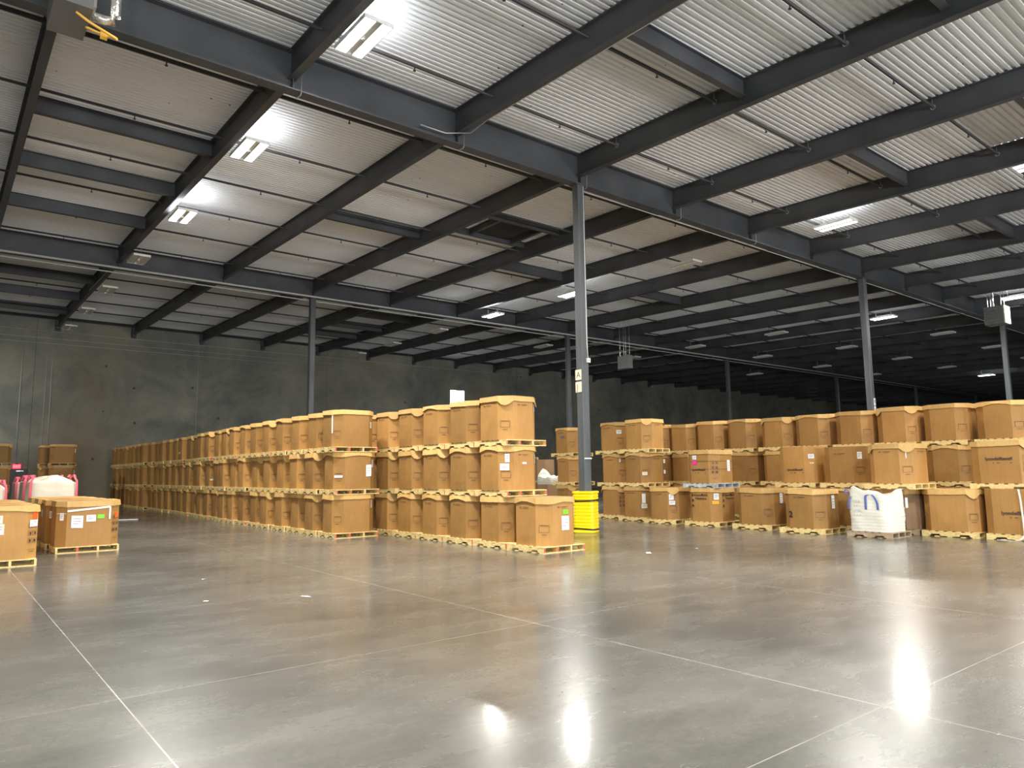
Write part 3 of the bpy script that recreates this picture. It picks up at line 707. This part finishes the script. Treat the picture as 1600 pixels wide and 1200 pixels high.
BM, LM, PR = {}, {}, {}
def print_mesh(mb, a, b, c, h, style):
    X, Y, Cc, D = (Face(a, b, c, q) for q in 'xycd')
    ink = M['ink']
    if style in ('std', 'frame'):
        for Fq in (Cc,):
            w = Fq.w * .30; zc = h * .36
            for z_ in (zc - .07, zc + .07): Fq.quad(mb, -w, w, z_ - .003, z_ + .003, ink)
            for u_ in (-w, w): Fq.quad(mb, u_ - .003, u_ + .003, zc - .07, zc + .07, ink)
            Fq.quad(mb, -w * .8, w * .8, zc + .055, zc + .064, ink)
            Fq.quad(mb, -.05, .05, zc - .125, zc - .113, ink)
            Fq.quad(mb, -w, w, h * .83, h * .83 + .006, ink)
        if style == 'std':
            for Fq, z_ in ((X, h * .80), (Y, h * .80)):
                Fq.quad(mb, -Fq.w * .28, -Fq.w * .18, z_ - .006, z_ + .014, ink)
                Fq.quad(mb, -Fq.w * .12, Fq.w * .20, z_ + .004, z_ + .014, ink); Fq.quad(mb, -Fq.w * .06, Fq.w * .14, z_ - .014, z_ - .008, ink)
    if style in ('icons', 'iconsleft'):
        Fq = D if style == 'iconsleft' else Cc
        for r_ in range(3):
            for q in (-1, 1):
                u0, z0 = q * .055, h * (.34 + .14 * r_)
                Fq.quad(mb, u0 - .045, u0 + .045, z0 - .045, z0 - .040, ink); Fq.quad(mb, u0 - .045, u0 + .045, z0 + .040, z0 + .045, ink)
                Fq.quad(mb, u0 - .045, u0 - .040, z0 - .04, z0 + .04, ink); Fq.quad(mb, u0 + .040, u0 + .045, z0 - .04, z0 + .04, ink)
                Fq.quad(mb, u0 - .018 + .008 * r_, u0 + .020, z0 - .028, z0 + .022, M['ink_dark'])
        Fq.quad(mb, -.09, .09, h * .17, h * .175, ink); Fq.quad(mb, -.06, .06, h * .13, h * .14, ink)

LIDH = .0
def carton(x0, ridge, z, lab, dims=(.52, .575, .25), h=.945, rz=None, mtl='card', lid=True, style='std', extra=None, grp=None, lidseed=None, base=True, pk='red', plab=None, pdims=(1.08, 1.2), simple=False, pdx=0, detail=True, bulge=.018, centre=None):
    a, b, c = dims
    cx, cy = centre if centre else (x0 + a, ridge + b - c)
    rz = rz if rz is not None else random.uniform(-.012, .012)
    if base: pallet(cx + pdx, cy, z, rz * .5, pk, plab, *pdims, simple=simple); z0 = z + PH
    else: z0 = z
    s = random.randrange(5) if lidseed is None else lidseed
    stl = style if detail else None; kb = (dims, h, mtl, s % 3, bulge, stl)
    if kb not in BM: BM[kb] = body_mesh(a, b, c, h, M[mtl], s, bulge, stl)
    r = empty('octagonal_bulk_box', (cx, cy, z0), rz)
    tag(r, lab, 'box', grp or 'octagonal cardboard bulk boxes')
    put('carton_body', BM[kb], r)
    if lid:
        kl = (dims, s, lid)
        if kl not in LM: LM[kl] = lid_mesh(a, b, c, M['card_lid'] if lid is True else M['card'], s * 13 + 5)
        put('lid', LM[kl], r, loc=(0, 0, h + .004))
    if extra: extra(r, a, b, c, h)
    return r

def stickers(*items):
    """items: (face, u0, u1, z0, z1, material, name)"""
    def fn(r, a, b, c, h):
        for it in items:
            f, u0, u1, z0, z1, mt, nm = it[:7]
            mb = MB(); Face(a, b, c, f).quad(mb, u0, u1, z0, z1, M[mt], .003, .002, it[7] if len(it) > 7 else 0)
            o = put(nm, mb.mesh(nm), r)
            if mt in ('paper', 'paper_cream'):
                m2 = MB(); w = u1 - u0; q = z1 - z0; F_ = Face(a, b, c, f)
                for t in (.72, .5, .3): F_.quad(m2, u0 + w * .15, u0 + w * (.85 if t != .3 else .6), z0 + q * t, z0 + q * t + min(.008, q * .05), M['ink_dark'], .0055, .0005)
                if w > .04: put('print', m2.mesh('print'), o)
    return fn
def both(*fns):
    def fn(*a):
        for f in fns: f(*a)
    return fn
def brand(face, size, z, u=0.0, sx=1.0):
    def fn(r, a, b, c, h):
        F_ = Face(a, b, c, face); F_.text(r, 'lyondellbasell', u, z, size, M['ink_dark'], 'brand_lettering', .0015, sx)
        mb = MB()
        F_.quad(mb, u - .12, u - .10, z - .075, z - .045, M['ink']); F_.quad(mb, u - .04, u + .02, z - .07, z - .05, M['ink']); F_.quad(mb, u + .22, u + .25, z - .07, z - .05, M['ink'])
        put('small_print', mb.mesh('small_print'), r)
    return fn

TIER = 1.083
D1 = (.52, .55, .24)      # first row: long side along y
D2 = (.58, .478, .22)       # long left row: long side along x
TN = ['bottom', 'middle', 'top']

# front row (nearest the camera in the centre)
r1 = [[11.13 + 1.215 * k for k in range(7)], [12.345 + 1.205 * k for k in range(6)], [12.345 + 1.205 * k for k in range(6)]]
for t in range(3):
    for i, ry in enumerate(r1[t]):
        ex = None; mt = 'card'
        k = i if t == 0 else i + 1
        if t == 0 and i == 0:
            ex = stickers(('y', -.02, .12, .62, .70, 'green', 'green_sticker'), ('y', -.06, .14, .30, .58, 'paper', 'paper_sheet'), ('d', -.10, -.01, .56, .76, 'paper', 'shipping_label'))
            lab = 'brown box at the front corner with a green sticker and paper sheet'
        elif t == 1 and i == 0:
            ex = stickers(('c', -.02, .08, .60, .78, 'paper', 'torn_label'), ('c', -.13, .07, .43, .57, 'paper', 'paper_sheet'), ('d', -.12, -.02, .58, .76, 'paper', 'shipping_label'), ('y', -.06, .05, .56, .60, 'paper', 'torn_scrap'))
            lab = 'brown box with torn white labels, middle of the front corner stack'
        elif t == 2 and i == 0:
            ex = stickers(('d', -.10, .0, .64, .82, 'paper', 'shipping_label'))
            lab = 'brown lidded box topmost at the right end of the centre row'
        elif i == 1 and t == 0: lab = 'plain brown bottom box directly behind the green-stickered corner box'
        else: lab = 'plain brown lidded box, %s tier of centre row, %s back from the front corner' % (TN[t], ORD[k + (0 if t == 0 else 0) + (1 if t == 0 else 0)])
        carton(9.47, ry, t * TIER, lab, D1, mtl=mt, extra=ex, grp='boxes of the centre row', plab='wooden pallet with red stringer ends under %s tier box, %s of centre row' % (TN[t], ORD[k + 1]), pdims=(1.12, 1.18), pdx=.0 if t == 0 else .06, rz=random.uniform(-.008, .008))

# long left row
r2n = 28
for t in range(3):
    y = 17.30
    for i in range(r2n):
        j = random.uniform(-.05, .05)
        ex = None
        lab = 'brown lidded box, %s tier of long left row, %s from its near end' % (TN[t], ORD[i + 1])
        if i == 0 and t == 2: ex = stickers(('d', -.08, .02, .50, .66, 'paper', 'shipping_label'), ('c', -.15, -.12, .35, .85, 'paper', 'tape_strip')); lab = 'brown box atop the near end of the long left row'
        if i == 0 and t == 1: ex = both(stickers(('c', -.12, .10, .30, .36, 'paper', 'tape_strip'), ('y', .22, .37, .32, .62, 'paper', 'paper_sheet', .01), ('d', -.08, .0, .56, .76, 'paper', 'shipping_label'))); lab = 'brown box with white sheet, middle tier at near end of long left row'
        if i == 0 and t == 0: ex = stickers(('d', -.08, .0, .60, .80, 'paper', 'shipping_label')); lab = 'brown box on the floor at the near end of the long left row'
        if i in (9, 10) and t == 1: ex = stickers(('c', -.1, .1, .22, .27, 'paper', 'tape_strip'))
        if i == 14 and t == 2: ex = stickers(('x', -.2, .1, .25, .33, 'paper', 'torn_scrap'))
        xx = 7.95 + (0 if i < 9 else (.25 if 12 <= i < 20 else .12)) + j
        carton(xx, y, t * TIER, lab, D2, extra=ex, grp='boxes of the long left row', simple=i > 8, detail=i < 14, style='frame',
               plab='wooden pallet under %s tier box of long left row, %s from near end' % (TN[t], ORD[i + 1]), pdims=(1.2, 1.04), pk='red' if (i == 0 or random.random() < .25) else 'plain')
        y += (1.105 if i < 5 else 1.075) + random.uniform(-.01, .03)

# ------------------------------------------------------------------ right stacks
def R(x0, ridge, t, lab, plab, **k):
    kw = dict(dims=D1, grp='boxes stacked on the right', pk='plain', pdims=(1.08, 1.2)); kw.update(k)
    return carton(x0, ridge, t * TIER, lab, plab=plab, **kw)
for nm, x0, rs in (('third', 18.6, (19.95, 19.9, 19.95)), ('second', 18.0, (16.95, 16.9, 16.95)), ('first', 17.62, (15.6, 15.5, 15.45))):
    for t in range(3):
        w = {'third': 'just left of the near column', 'second': 'just right of the near column', 'first': 'second stack right of the near column'}[nm]
        ex = None
        if nm == 'third' and t == 2: ex = stickers(('x', -.05, .2, .60, .63, 'blue', 'blue_print'), ('x', -.02, .18, .55, .57, 'blue', 'blue_print'))
        if nm == 'second' and t == 2: ex = stickers(('c', -.11, .06, .55, .68, 'paper', 'shipping_label'))
        if nm == 'second' and t == 1: ex = stickers(('c', -.10, -.04, .68, .80, 'paper', 'torn_label'))
        if nm == 'second' and t == 0: ex = stickers(('c', .08, .12, .72, .84, 'paper', 'shipping_label'))
        if nm == 'first' and t == 1: ex = stickers(('c', -.12, .04, .24, .34, 'paper_cream', 'torn_label'), ('y', .28, .36, .62, .74, 'paper', 'small_sticker'), ('y', .28, .36, .28, .40, 'paper', 'small_sticker'))
        if nm == 'first' and t == 0: ex = stickers(('c', -.12, .06, .28, .42, 'paper_cream', 'torn_label'), ('c', -.10, .02, .44, .74, 'film', 'plastic_pouch'))
        R(x0, rs[t], t, 'brown lidded box, %s of the stack %s' % (TN[t], w), 'wooden pallet under %s box of stack %s' % (TN[t], w), extra=ex, style='std' if not (nm == 'second' and t == 0) else 'icons', simple=False, rz=random.uniform(-.03, .03))
# D: plain bottom box
R(17.30, 14.22, 0, 'brown floor box with two white labels, third right of the near column', 'light pallet under the twin-label floor box', extra=stickers(('c', -.12, .02, .58, .76, 'paper', 'shipping_label', .01), ('c', -.12, .06, .44, .56, 'paper', 'shipping_label')))
# E stack: bottom with two-line lettering, middle with pink sticker on a grey pallet
def exx(r, a, b, c, h):
    for f, u in (('x', .02), ('y', .06)):
        F_ = Face(a, b, c, f)
        F_.text(r, 'ExxonMobil', u, h * .76, .105, M['ink_dark'], 'brand_lettering', .001, .9)
        F_.text(r, 'Polyethylene', u, h * .66, .095, M['ink_dark'], 'brand_lettering', .001, .8)
        mb = MB()
        for q in range(3):
            p = [F_.o + F_.u * uu + F_.n * dd for dd in (0, .002) for uu in (-F_.w * .48, -F_.w * .36, -F_.w * .48)]
            zz = h * (.74 - .16 * q); hs = (zz, zz + .05, zz + .1)
            mb.add([(p[i].x, p[i].y, hs[i % 3]) for i in range(6)], [(0, 1, 2), (5, 4, 3), (0, 3, 4, 1), (1, 4, 5, 2), (2, 5, 3, 0)], M['ink_dark'])
        F_.quad(mb, -F_.w * .45, -.08, h * .87, h * .885, M['ink_dark'])
        put('arrow_print', mb.mesh('arrow_print'), r)
R(17.30, 12.68, 0, 'brown floor box with two-line dark lettering and an amber sticker', 'orange-brown pallet under the amber-stickered floor box', style=None,
  extra=both(exx, stickers(('c', -.06, .08, .62, .80, 'paper', 'shipping_label'), ('c', -.11, .08, .50, .59, 'amber', 'amber_sticker'))))
def bands(r, a, b, c, h):
    mb = MB()
    for q in 'xcy':
        F_ = Face(a, b, c, q)
        for zz in (.66, .42): F_.quad(mb, -F_.w * .5, F_.w * .5, h * zz, h * zz + .008, M['ink_dark'])
    put('crease_line', mb.mesh('crease'), r)
R(17.35, 12.72, 1, 'brown box with pink sticker on a grey pallet, above amber-stickered box', 'grey painted pallet under the pink-stickered box', pk='grey', style='icons', lidseed=3,
  extra=both(bands, brand('x', .085, .36, -.02), stickers(('x', -.22, -.08, .68, .80, 'paper', 'shipping_label'), ('x', -.22, -.08, .53, .65, 'pink', 'pink_sticker'), ('y', .0, .13, .34, .66, 'paper', 'paper_sheet'))))
R(17.25, 11.02, 0, 'plain brown floor box right of the amber-stickered one', 'light wooden pallet under the plain box right of amber sticker', extra=stickers(('y', -.05, .09, .55, .85, 'paper', 'paper_tag')))
def two(r, a, b, c, h): Face(a, b, c, 'x').text(r, '2', -.27, h * .28, .21, M['black'], 'handwritten_number', .004)
R(16.95, 9.42, 0, 'brown floor box with a handwritten 2 left of the white sack', 'light wooden pallet under the box with a handwritten 2', extra=both(two, stickers(('y', -.08, .06, .48, .80, 'paper', 'paper_tag'))))
# second row behind
R(18.70, 10.55, 0, 'mostly hidden brown box beneath the lettered box above the handwritten 2', 'pallet beneath hidden box behind the handwritten 2 box', detail=False, simple=True)
R(18.70, 10.55, 1, 'open-topped brown box with brand lettering above the handwritten 2 box', 'light pallet under the lettered box above handwritten 2 box', lid=False, style=None, h=.99,
  extra=both(brand('x', .085, .33, .04), stickers(('c', -.06, .10, .66, .78, 'paper', 'shipping_label'), ('c', -.03, .08, .52, .55, 'paper_cream', 'tape_strip'))))
R(18.45, 9.16, 0, 'mostly hidden brown box in the gap left of the white sack', 'pallet beneath hidden box behind left side of the sack', detail=False, simple=True)
R(18.6, 9.16, 1, 'plain brown box with white label above and left of the sack', 'pallet under the plain box above and left of the sack', lid=False, extra=stickers(('c', -.06, .06, .62, .80, 'paper', 'shipping_label')))
R(18.35, 7.83, 0, 'weathered dark brown box half hidden behind the white sack', 'old pallet under the weathered dark box behind the sack', mtl='card_dark', style=None, lidseed=2, pk='old',
  extra=stickers(('y', .08, .14, .52, .60, 'paper', 'small_sticker'), ('y', -.12, -.05, .30, .36, 'paper', 'torn_scrap')))
R(17.95, 7.66, 1, 'brown lidded box standing above the white sack', 'light pallet jutting out above and right of the sack', rz=-.09, lidseed=4, extra=stickers(('c', -.03, -.01, .60, .80, 'paper', 'tape_strip')))
R(18.30, 6.49, 0, 'wide brown floor box with torn lid corner right of the sack', 'light pallet under the torn-lid floor box right of sack', lidseed=1, style='frame', dims=(.52, .585, .2))
def strapx(r, a, b, c, h):
    P = [(-a - .05, -.10, h * 1.0), (-a - .05, -.12, h * .8), (-a - .05, -.13, h * .55), (-a - .05, -.14, h * .2), (-a - .06, -.13, -.02), (-a - .14, .0, -.118), (-a - .12, .35, -.12)]
    put('loose_film', MB().strip(catm(P), .035, (0, 1, 0), M['film'], .012).mesh('loose_film'), r)['label'] = 'loose white plastic film strip'
R(18.32, 5.10, 0, 'brown floor box with brand lettering and dangling white film', 'pallet under the film-draped floor box at right edge', lid=False, style='iconsleft', dims=(.52, .64, .2), extra=both(brand('x', .108, .42, .02), strapx), h=.97)
R(18.6, 5.45, 1, 'brown lidded box with brand lettering at the right edge', 'light pallet under the lettered box at the right edge', style='icons', dims=(.52, .62, .22), lidseed=1, extra=brand('x', .098, .52, .0), pdims=(1.08, 1.25))
# tall rear wall of boxes
tops = [17.45, 16.25, 15.05, 13.82, 12.50, 11.30, 10.0, 8.80, 7.53, 6.25]
for i, ry in enumerate(tops):
    for t in range(3):
        x0 = 20.95 + random.uniform(-.05, .05)
        mid_vis = (t == 1 and i in (3, 4, 8)); 
        lab = 'brown lidded box, %s tier of the rear right row, %s from its left end' % (TN[t], ORD[i + 1])
        R(x0, ry + random.uniform(-.02, .02), t, lab, 'wooden pallet, %s tier of the rear right row, %s from its left end' % (TN[t], ORD[i + 1]), dims=(.52, .545, .24), pdims=(1.08, 1.12), rz=random.uniform(-.01, .01), detail=t > 0, simple=t == 0, style='frame', grp='boxes of the rear right row', h=.945 if t < 2 else (.945 + random.uniform(-.03, .04)))
for i, ry in enumerate((16.9, 15.4, 11.9)):
    for t in range(3):
        R(22.6, ry, t, 'box behind the rear right row, %s of three stacks, %s tier' % (ORD[i + 1], TN[t]), 'pallet behind the rear right row, %s of three stacks, %s tier' % (ORD[i + 1], TN[t]), simple=True, style=None, h=.945 if t < 2 else 1.05, grp='boxes behind the rear right row')
# dark boxes seen through the gap left of the near column
for i, (x0, ry, n) in enumerate(((19.9, 22.6, 1), (21.6, 25.2, 2), (21.9, 27.0, 3))):
    for t in range(n):
        R(x0, ry, t, 'dim brown box in the gap left of near column, %s stack, %s tier' % (ORD[i + 1], TN[t]), 'pallet in the gap left of near column, %s stack, %s tier' % (ORD[i + 1], TN[t]), mtl='card_dark', simple=True, style=None, lid=False, grp='boxes in the gap left of the near column')

# ------------------------------------------------------------------ left group
DL = (.60, .53, .18)
def L_(cx, y0, lab, plab, ex=None, style='iconsleft', seed=0, **k):
    return carton(0, 0, 0, lab, DL, centre=(cx, y0 + DL[1]), h=.965, extra=ex, style=style, plab=plab, pdims=(1.2, 1.1), grp='low boxes at the left', lidseed=seed, rz=0, pk='onered', **k)
L_(1.0, 16.1, 'brown box with orange sticker cut by the left edge', 'pallet under the box cut by the left edge',
   stickers(('y', -.14, .04, .66, .80, 'paper_cream', 'paper_sheet'), ('y', -.13, .07, .46, .65, 'paper_cream', 'paper_sheet'), ('d', -.02, .09, .72, .86, 'orange', 'orange_sticker'), ('d', -.08, .10, .58, .70, 'paper', 'shipping_label')))
def wrap(r, a, b, c, h):
    mb = MB(); F_ = Face(a, b, c, 'y'); F_.quad(mb, -F_.w * .5, F_.w * .46, .735, .775, M['film'], .004, .003, .07)
    F_.quad(mb, F_.w * .44, F_.w * .48, .56, .83, M['film'], .006, .003)
    Face(a, b, c, 'c').quad(mb, -.1, .12, .70, .71, M['film'], .003, .002)
    put('film_band', mb.mesh('film_band'), r)['label'] = 'white stretch film band'
L_(2.72, 18.15, 'brown box with green and orange stickers and film band', 'pallet with one red block end under the green-stickered left box',
   both(wrap, stickers(('y', -.34, -.12, .40, .66, 'paper', 'paper_sheet', -.01), ('y', -.06, .12, .52, .66, 'paper', 'paper_sheet'), ('y', .15, .28, .58, .66, 'green', 'green_sticker'), ('c', -.03, .06, .56, .72, 'paper', 'shipping_label'), ('d', -.02, .08, .58, .70, 'orange', 'orange_sticker'))), seed=3)
for i in range(3):
    L_(2.66 - .03 * i, 18.15 + 1.2 * (i + 1), 'brown lidded box, %s behind the green and orange stickered box' % ORD[i + 1], 'pallet under box %s behind the green and orange stickered box' % ORD[i + 1],
       stickers(('c', -.03, .06, .56, .72, 'paper', 'shipping_label')), seed=[0, 3, 1][i])
    L_(.98, 16.1 + 1.2 * (i + 1), 'brown lidded box, %s behind the one cut by left edge' % ORD[i + 1], 'pallet under box %s behind the one cut by left edge' % ORD[i + 1], seed=[1, 0, 4][i], style=None)
# far left stacks by the back wall
for nm, cx, y0 in (('right', 5.27, 44.0), ('rear', 4.95, 45.6), ('left', 2.45, 44.0)):
    for t in range(3):
        carton(0, 0, t * 1.112, 'dim brown box by the back wall, %s tier of the %s far left stack' % (TN[t], nm), (.56, .52, .15), centre=(cx, y0 + .52), h=.97,
               plab='pallet by the back wall, %s tier of the %s far left stack' % (TN[t], nm), pdims=(1.15, 1.1), grp='stacked boxes by the back wall', simple=True, style='frame' if nm != 'rear' else None,
               extra=stickers(('d', -.02, .06, .55, .75, 'paper', 'shipping_label')) if t and nm == 'right' else None, rz=0)

# ------------------------------------------------------------------ bulk bags
def bag_mesh(a, b, h, mt, seed, lumps):
    """slumped woven sack: bulging grid box with folds and a gathered, uneven top"""
    n, L = 14, 48; ring = []
    for sx, sy, dx, dy in ((-1, -1, 1, 0), (1, -1, 0, 1), (1, 1, -1, 0), (-1, 1, 0, -1)):
        for k in range(n): t = k / n * 2; ring.append((sx + dx * t, sy + dy * t))
    m = len(ring); vs = []
    def pos(u, v, w):
        r4 = (abs(u) ** 6 + abs(v) ** 6) ** (1 / 6) or 1
        x = u / r4 * a; y = v / r4 * b
        bl = 1 + .05 * math.sin(PI * w) - .04 * w
        f = .006 * math.sin(w * h * 95 + 2.4 * noise.noise(Vector((u * 1.2, v * 1.2, seed)))) * (1 - w * .5) + .04 * noise.noise(Vector((u * 2.3 + seed, v * 2.3, w * 2.6))) + .018 * noise.noise(Vector((u * 6 + seed, v * 6, w * 11)))
        return x * bl * (1 + f), y * bl * (1 + f)
    for j in range(L + 1):
        w = j / L
        for u, v in ring:
            x, y = pos(u, v, w); z = w * h + (w ** 3) * (lumps(u, v) - .02)
            vs.append((x, y, z))
    fs = [(j * m + k, j * m + (k + 1) % m, (j + 1) * m + (k + 1) % m, (j + 1) * m + k) for j in range(L) for k in range(m)]
    prev = L * m
    for q, s in enumerate((.8, .6, .4, .2)):
        base = len(vs)
        for (u, v) in ring:
            x, y = pos(u, v, 1); z = h + lumps(u * s, v * s) * 1.0 - .02 + .05 * noise.noise(Vector((u * s * 3, v * s * 3, seed + 4))) + .05 * (1 - s)
            vs.append((x * s, y * s, z))
        fs += [(prev + k, prev + (k + 1) % m, base + (k + 1) % m, base + k) for k in range(m)]
        prev = base
    vs.append((0, 0, h + lumps(0, 0) + .03)); c = len(vs) - 1
    fs += [(prev + k, prev + (k + 1) % m, c) for k in range(m)] + [tuple(range(m))[::-1]]
    return MB().add(vs, fs, mt).mesh('sack_body', True)
def bump(u, v, cu, cv, r, hh): return hh * math.exp(-((u - cu) ** 2 + (v - cv) ** 2) / r)
lump1 = lambda u, v: bump(u, v, -1, .75, .14, .22) + bump(u, v, -.85, -.05, .30, .12) + bump(u, v, .9, -.9, .16, .17) - .02
pallet(17.42, 8.07, 0, 0, 'old', 'worn brown pallet under the white sack', .98, 1.04, grp='pallets of sacks')
r = empty('bulk_sack', (17.42, 8.07, PH)); r.scale = (1, .88, 1.06); tag(r, 'white woven bulk sack with blue loops on the right', 'sack')
put('sack_body', bag_mesh(.475, .53, .80, M['bag'], 3.1, lump1), r)
def loop(pts, w, side, mt): return MB().strip(catm(pts), w, side, mt, .008).mesh('lifting_loop')
put('lifting_loop', loop([(-.50, .03, .48), (-.505, .03, .66), (-.49, .02, .78), (-.46, -.06, .80), (-.46, -.16, .78)], .055, (0, 1, 0), M['blue']), r)['label'] = 'blue webbing loop'
put('lifting_loop', loop([(-.46, -.12, .80), (-.49, -.20, .74), (-.51, -.27, .62), (-.51, -.28, .48)], .055, (0, 1, 0), M['blue']), r)['label'] = 'blue webbing loop'
put('lifting_loop', loop([(-.48, .50, .48), (-.49, .49, .62), (-.46, .45, .76)], .045, (0, 1, 0), M['blue']), r)['label'] = 'blue webbing loop'
put('lifting_loop', loop([(-.36, .52, .82), (-.42, .57, .92), (-.44, .60, .86), (-.40, .56, .80)], .05, (1, 0, 0), M['blue']), r)['label'] = 'blue webbing loop'
put('paper_tag', MB().box(.33, .45, -.575, -.57, .50, .72, M['paper']).mesh('tag'), r)
mb = MB()
for i in range(4):
    for k in range(3): mb.box(-.515, -.512, .18 + .07 * k, .20 + .07 * k + .02 * (i % 2), .34 + .10 * i, .38 + .10 * i, M['conduit'])
put('faded_print', mb.mesh('faded'), r)

def left_bag(cx, cy, lab, seed, w=.57, d=.50, h=1.38):
    r = empty('bulk_sack', (cx, cy, PH)); tag(r, lab, 'sack', 'white sacks with red loops')
    lm = lambda u, v: bump(u, v, .3, -.2, .35, .16) + .03 * noise.noise(Vector((u * 2, v * 2, seed))) - .06 * max(0, u)
    put('sack_body', bag_mesh(w, d, h, M['bag2'], seed, lm), r)
    for sx in (-1, 1):
        for sy in (-1, 1):
            x, y = sx * (w - .04), sy * (d + .02)
            P = [(x, y, .15), (x, y * 1.02, h * .6), (x * .99, y, h - .04), (x * .93, y * .9, h + .06), (x * .88, y * .78, h + .17), (x * .80, y * .70, h + .10)]
            put('lifting_loop', MB().strip(catm(P), .055, (1, .2 * sx, 0), M['red'], .008).mesh('loop'), r)['label'] = 'red webbing loop'
    pallet(cx, cy, 0, 0, 'plain', 'pallet under the ' + lab.replace('cream ', '').replace(' with red loops', ''), 1.15, 1.05, simple=True, grp='pallets of sacks')
left_bag(2.58, 23.6, 'cream bulk sack with red loops behind the left boxes, nearest', 1.7)
left_bag(2.50, 25.0, 'cream bulk sack with red loops, second behind the left boxes', 5.2, .52)
left_bag(2.42, 26.4, 'cream bulk sack with red loops, third behind the left boxes', 8.9, .52, h=1.34)
left_bag(1.02, 23.6, 'cream bulk sack with red loops cut by the left edge', 11.3, .54, h=1.26)
# white sack lying on the dim box seen in the gap
r = put('crumpled_sack', bag_mesh(.45, .5, .30, M['bag'], 21.0, lambda u, v: bump(u, v, -.2, .9, .3, .38) + .10 * noise.noise(Vector((u * 3, v * 3, 2)))))
r.location = (20.42, 22.92, PH + .945 + .0); tag(r, 'crumpled white sack lying on a dim box left of near column', 'sack')

# ------------------------------------------------------------------ litter on the floor
def scrap(x, y, w, d, rz, lab, mt='paper'):
    n = 5; vs = []
    for i in range(n):
        for j in range(n):
            vs.append(((i / (n - 1) - .5) * w, (j / (n - 1) - .5) * d * (1 - .3 * abs(i / (n - 1) - .5)), .004 + .012 * abs(noise.noise(Vector((i * .8, j * .8, x))))))
    fs = [(i * n + j, (i + 1) * n + j, (i + 1) * n + j + 1, i * n + j + 1) for i in range(n - 1) for j in range(n - 1)]
    o = put('paper_scrap', MB().add(vs, fs, M[mt]).mesh('scrap')); o.location = (x, y, 0); o.rotation_euler = (0, 0, rz); tag(o, lab, 'litter', 'litter on the floor')
scrap(11.0, 9.55, .28, .10, .8, 'small white paper scrap on floor right of the corner pallet')
scrap(12.3, 12.9 - 3.5, .10, .06, .2, 'tiny white scrap on floor near the yellow guard')
scrap(3.95, 9.35, .18, .05, 1.9, 'small pale scrap on the bare floor left of centre')
scrap(2.85, 9.9, .06, .06, .4, 'tiny pale scrap on the floor near the left boxes')
pipe_thing('floor_cord', [(5.1, 30.4, .02), (5.9, 30.2, .02), (6.1, 30.1, .02)], .02, M['paper'], 'short white rod on the floor beyond the left boxes', 'rod')
scrap(3.4, 12.0, .05, .05, 0, 'tiny white crumb on the floor in front of left boxes')

# ------------------------------------------------------------------ world
w = bpy.data.worlds.new('world'); SC.world = w; w.use_nodes = True
w.node_tree.nodes['Background'].inputs[0].default_value = (.5, .55, .6, 1); w.node_tree.nodes['Background'].inputs[1].default_value = .05
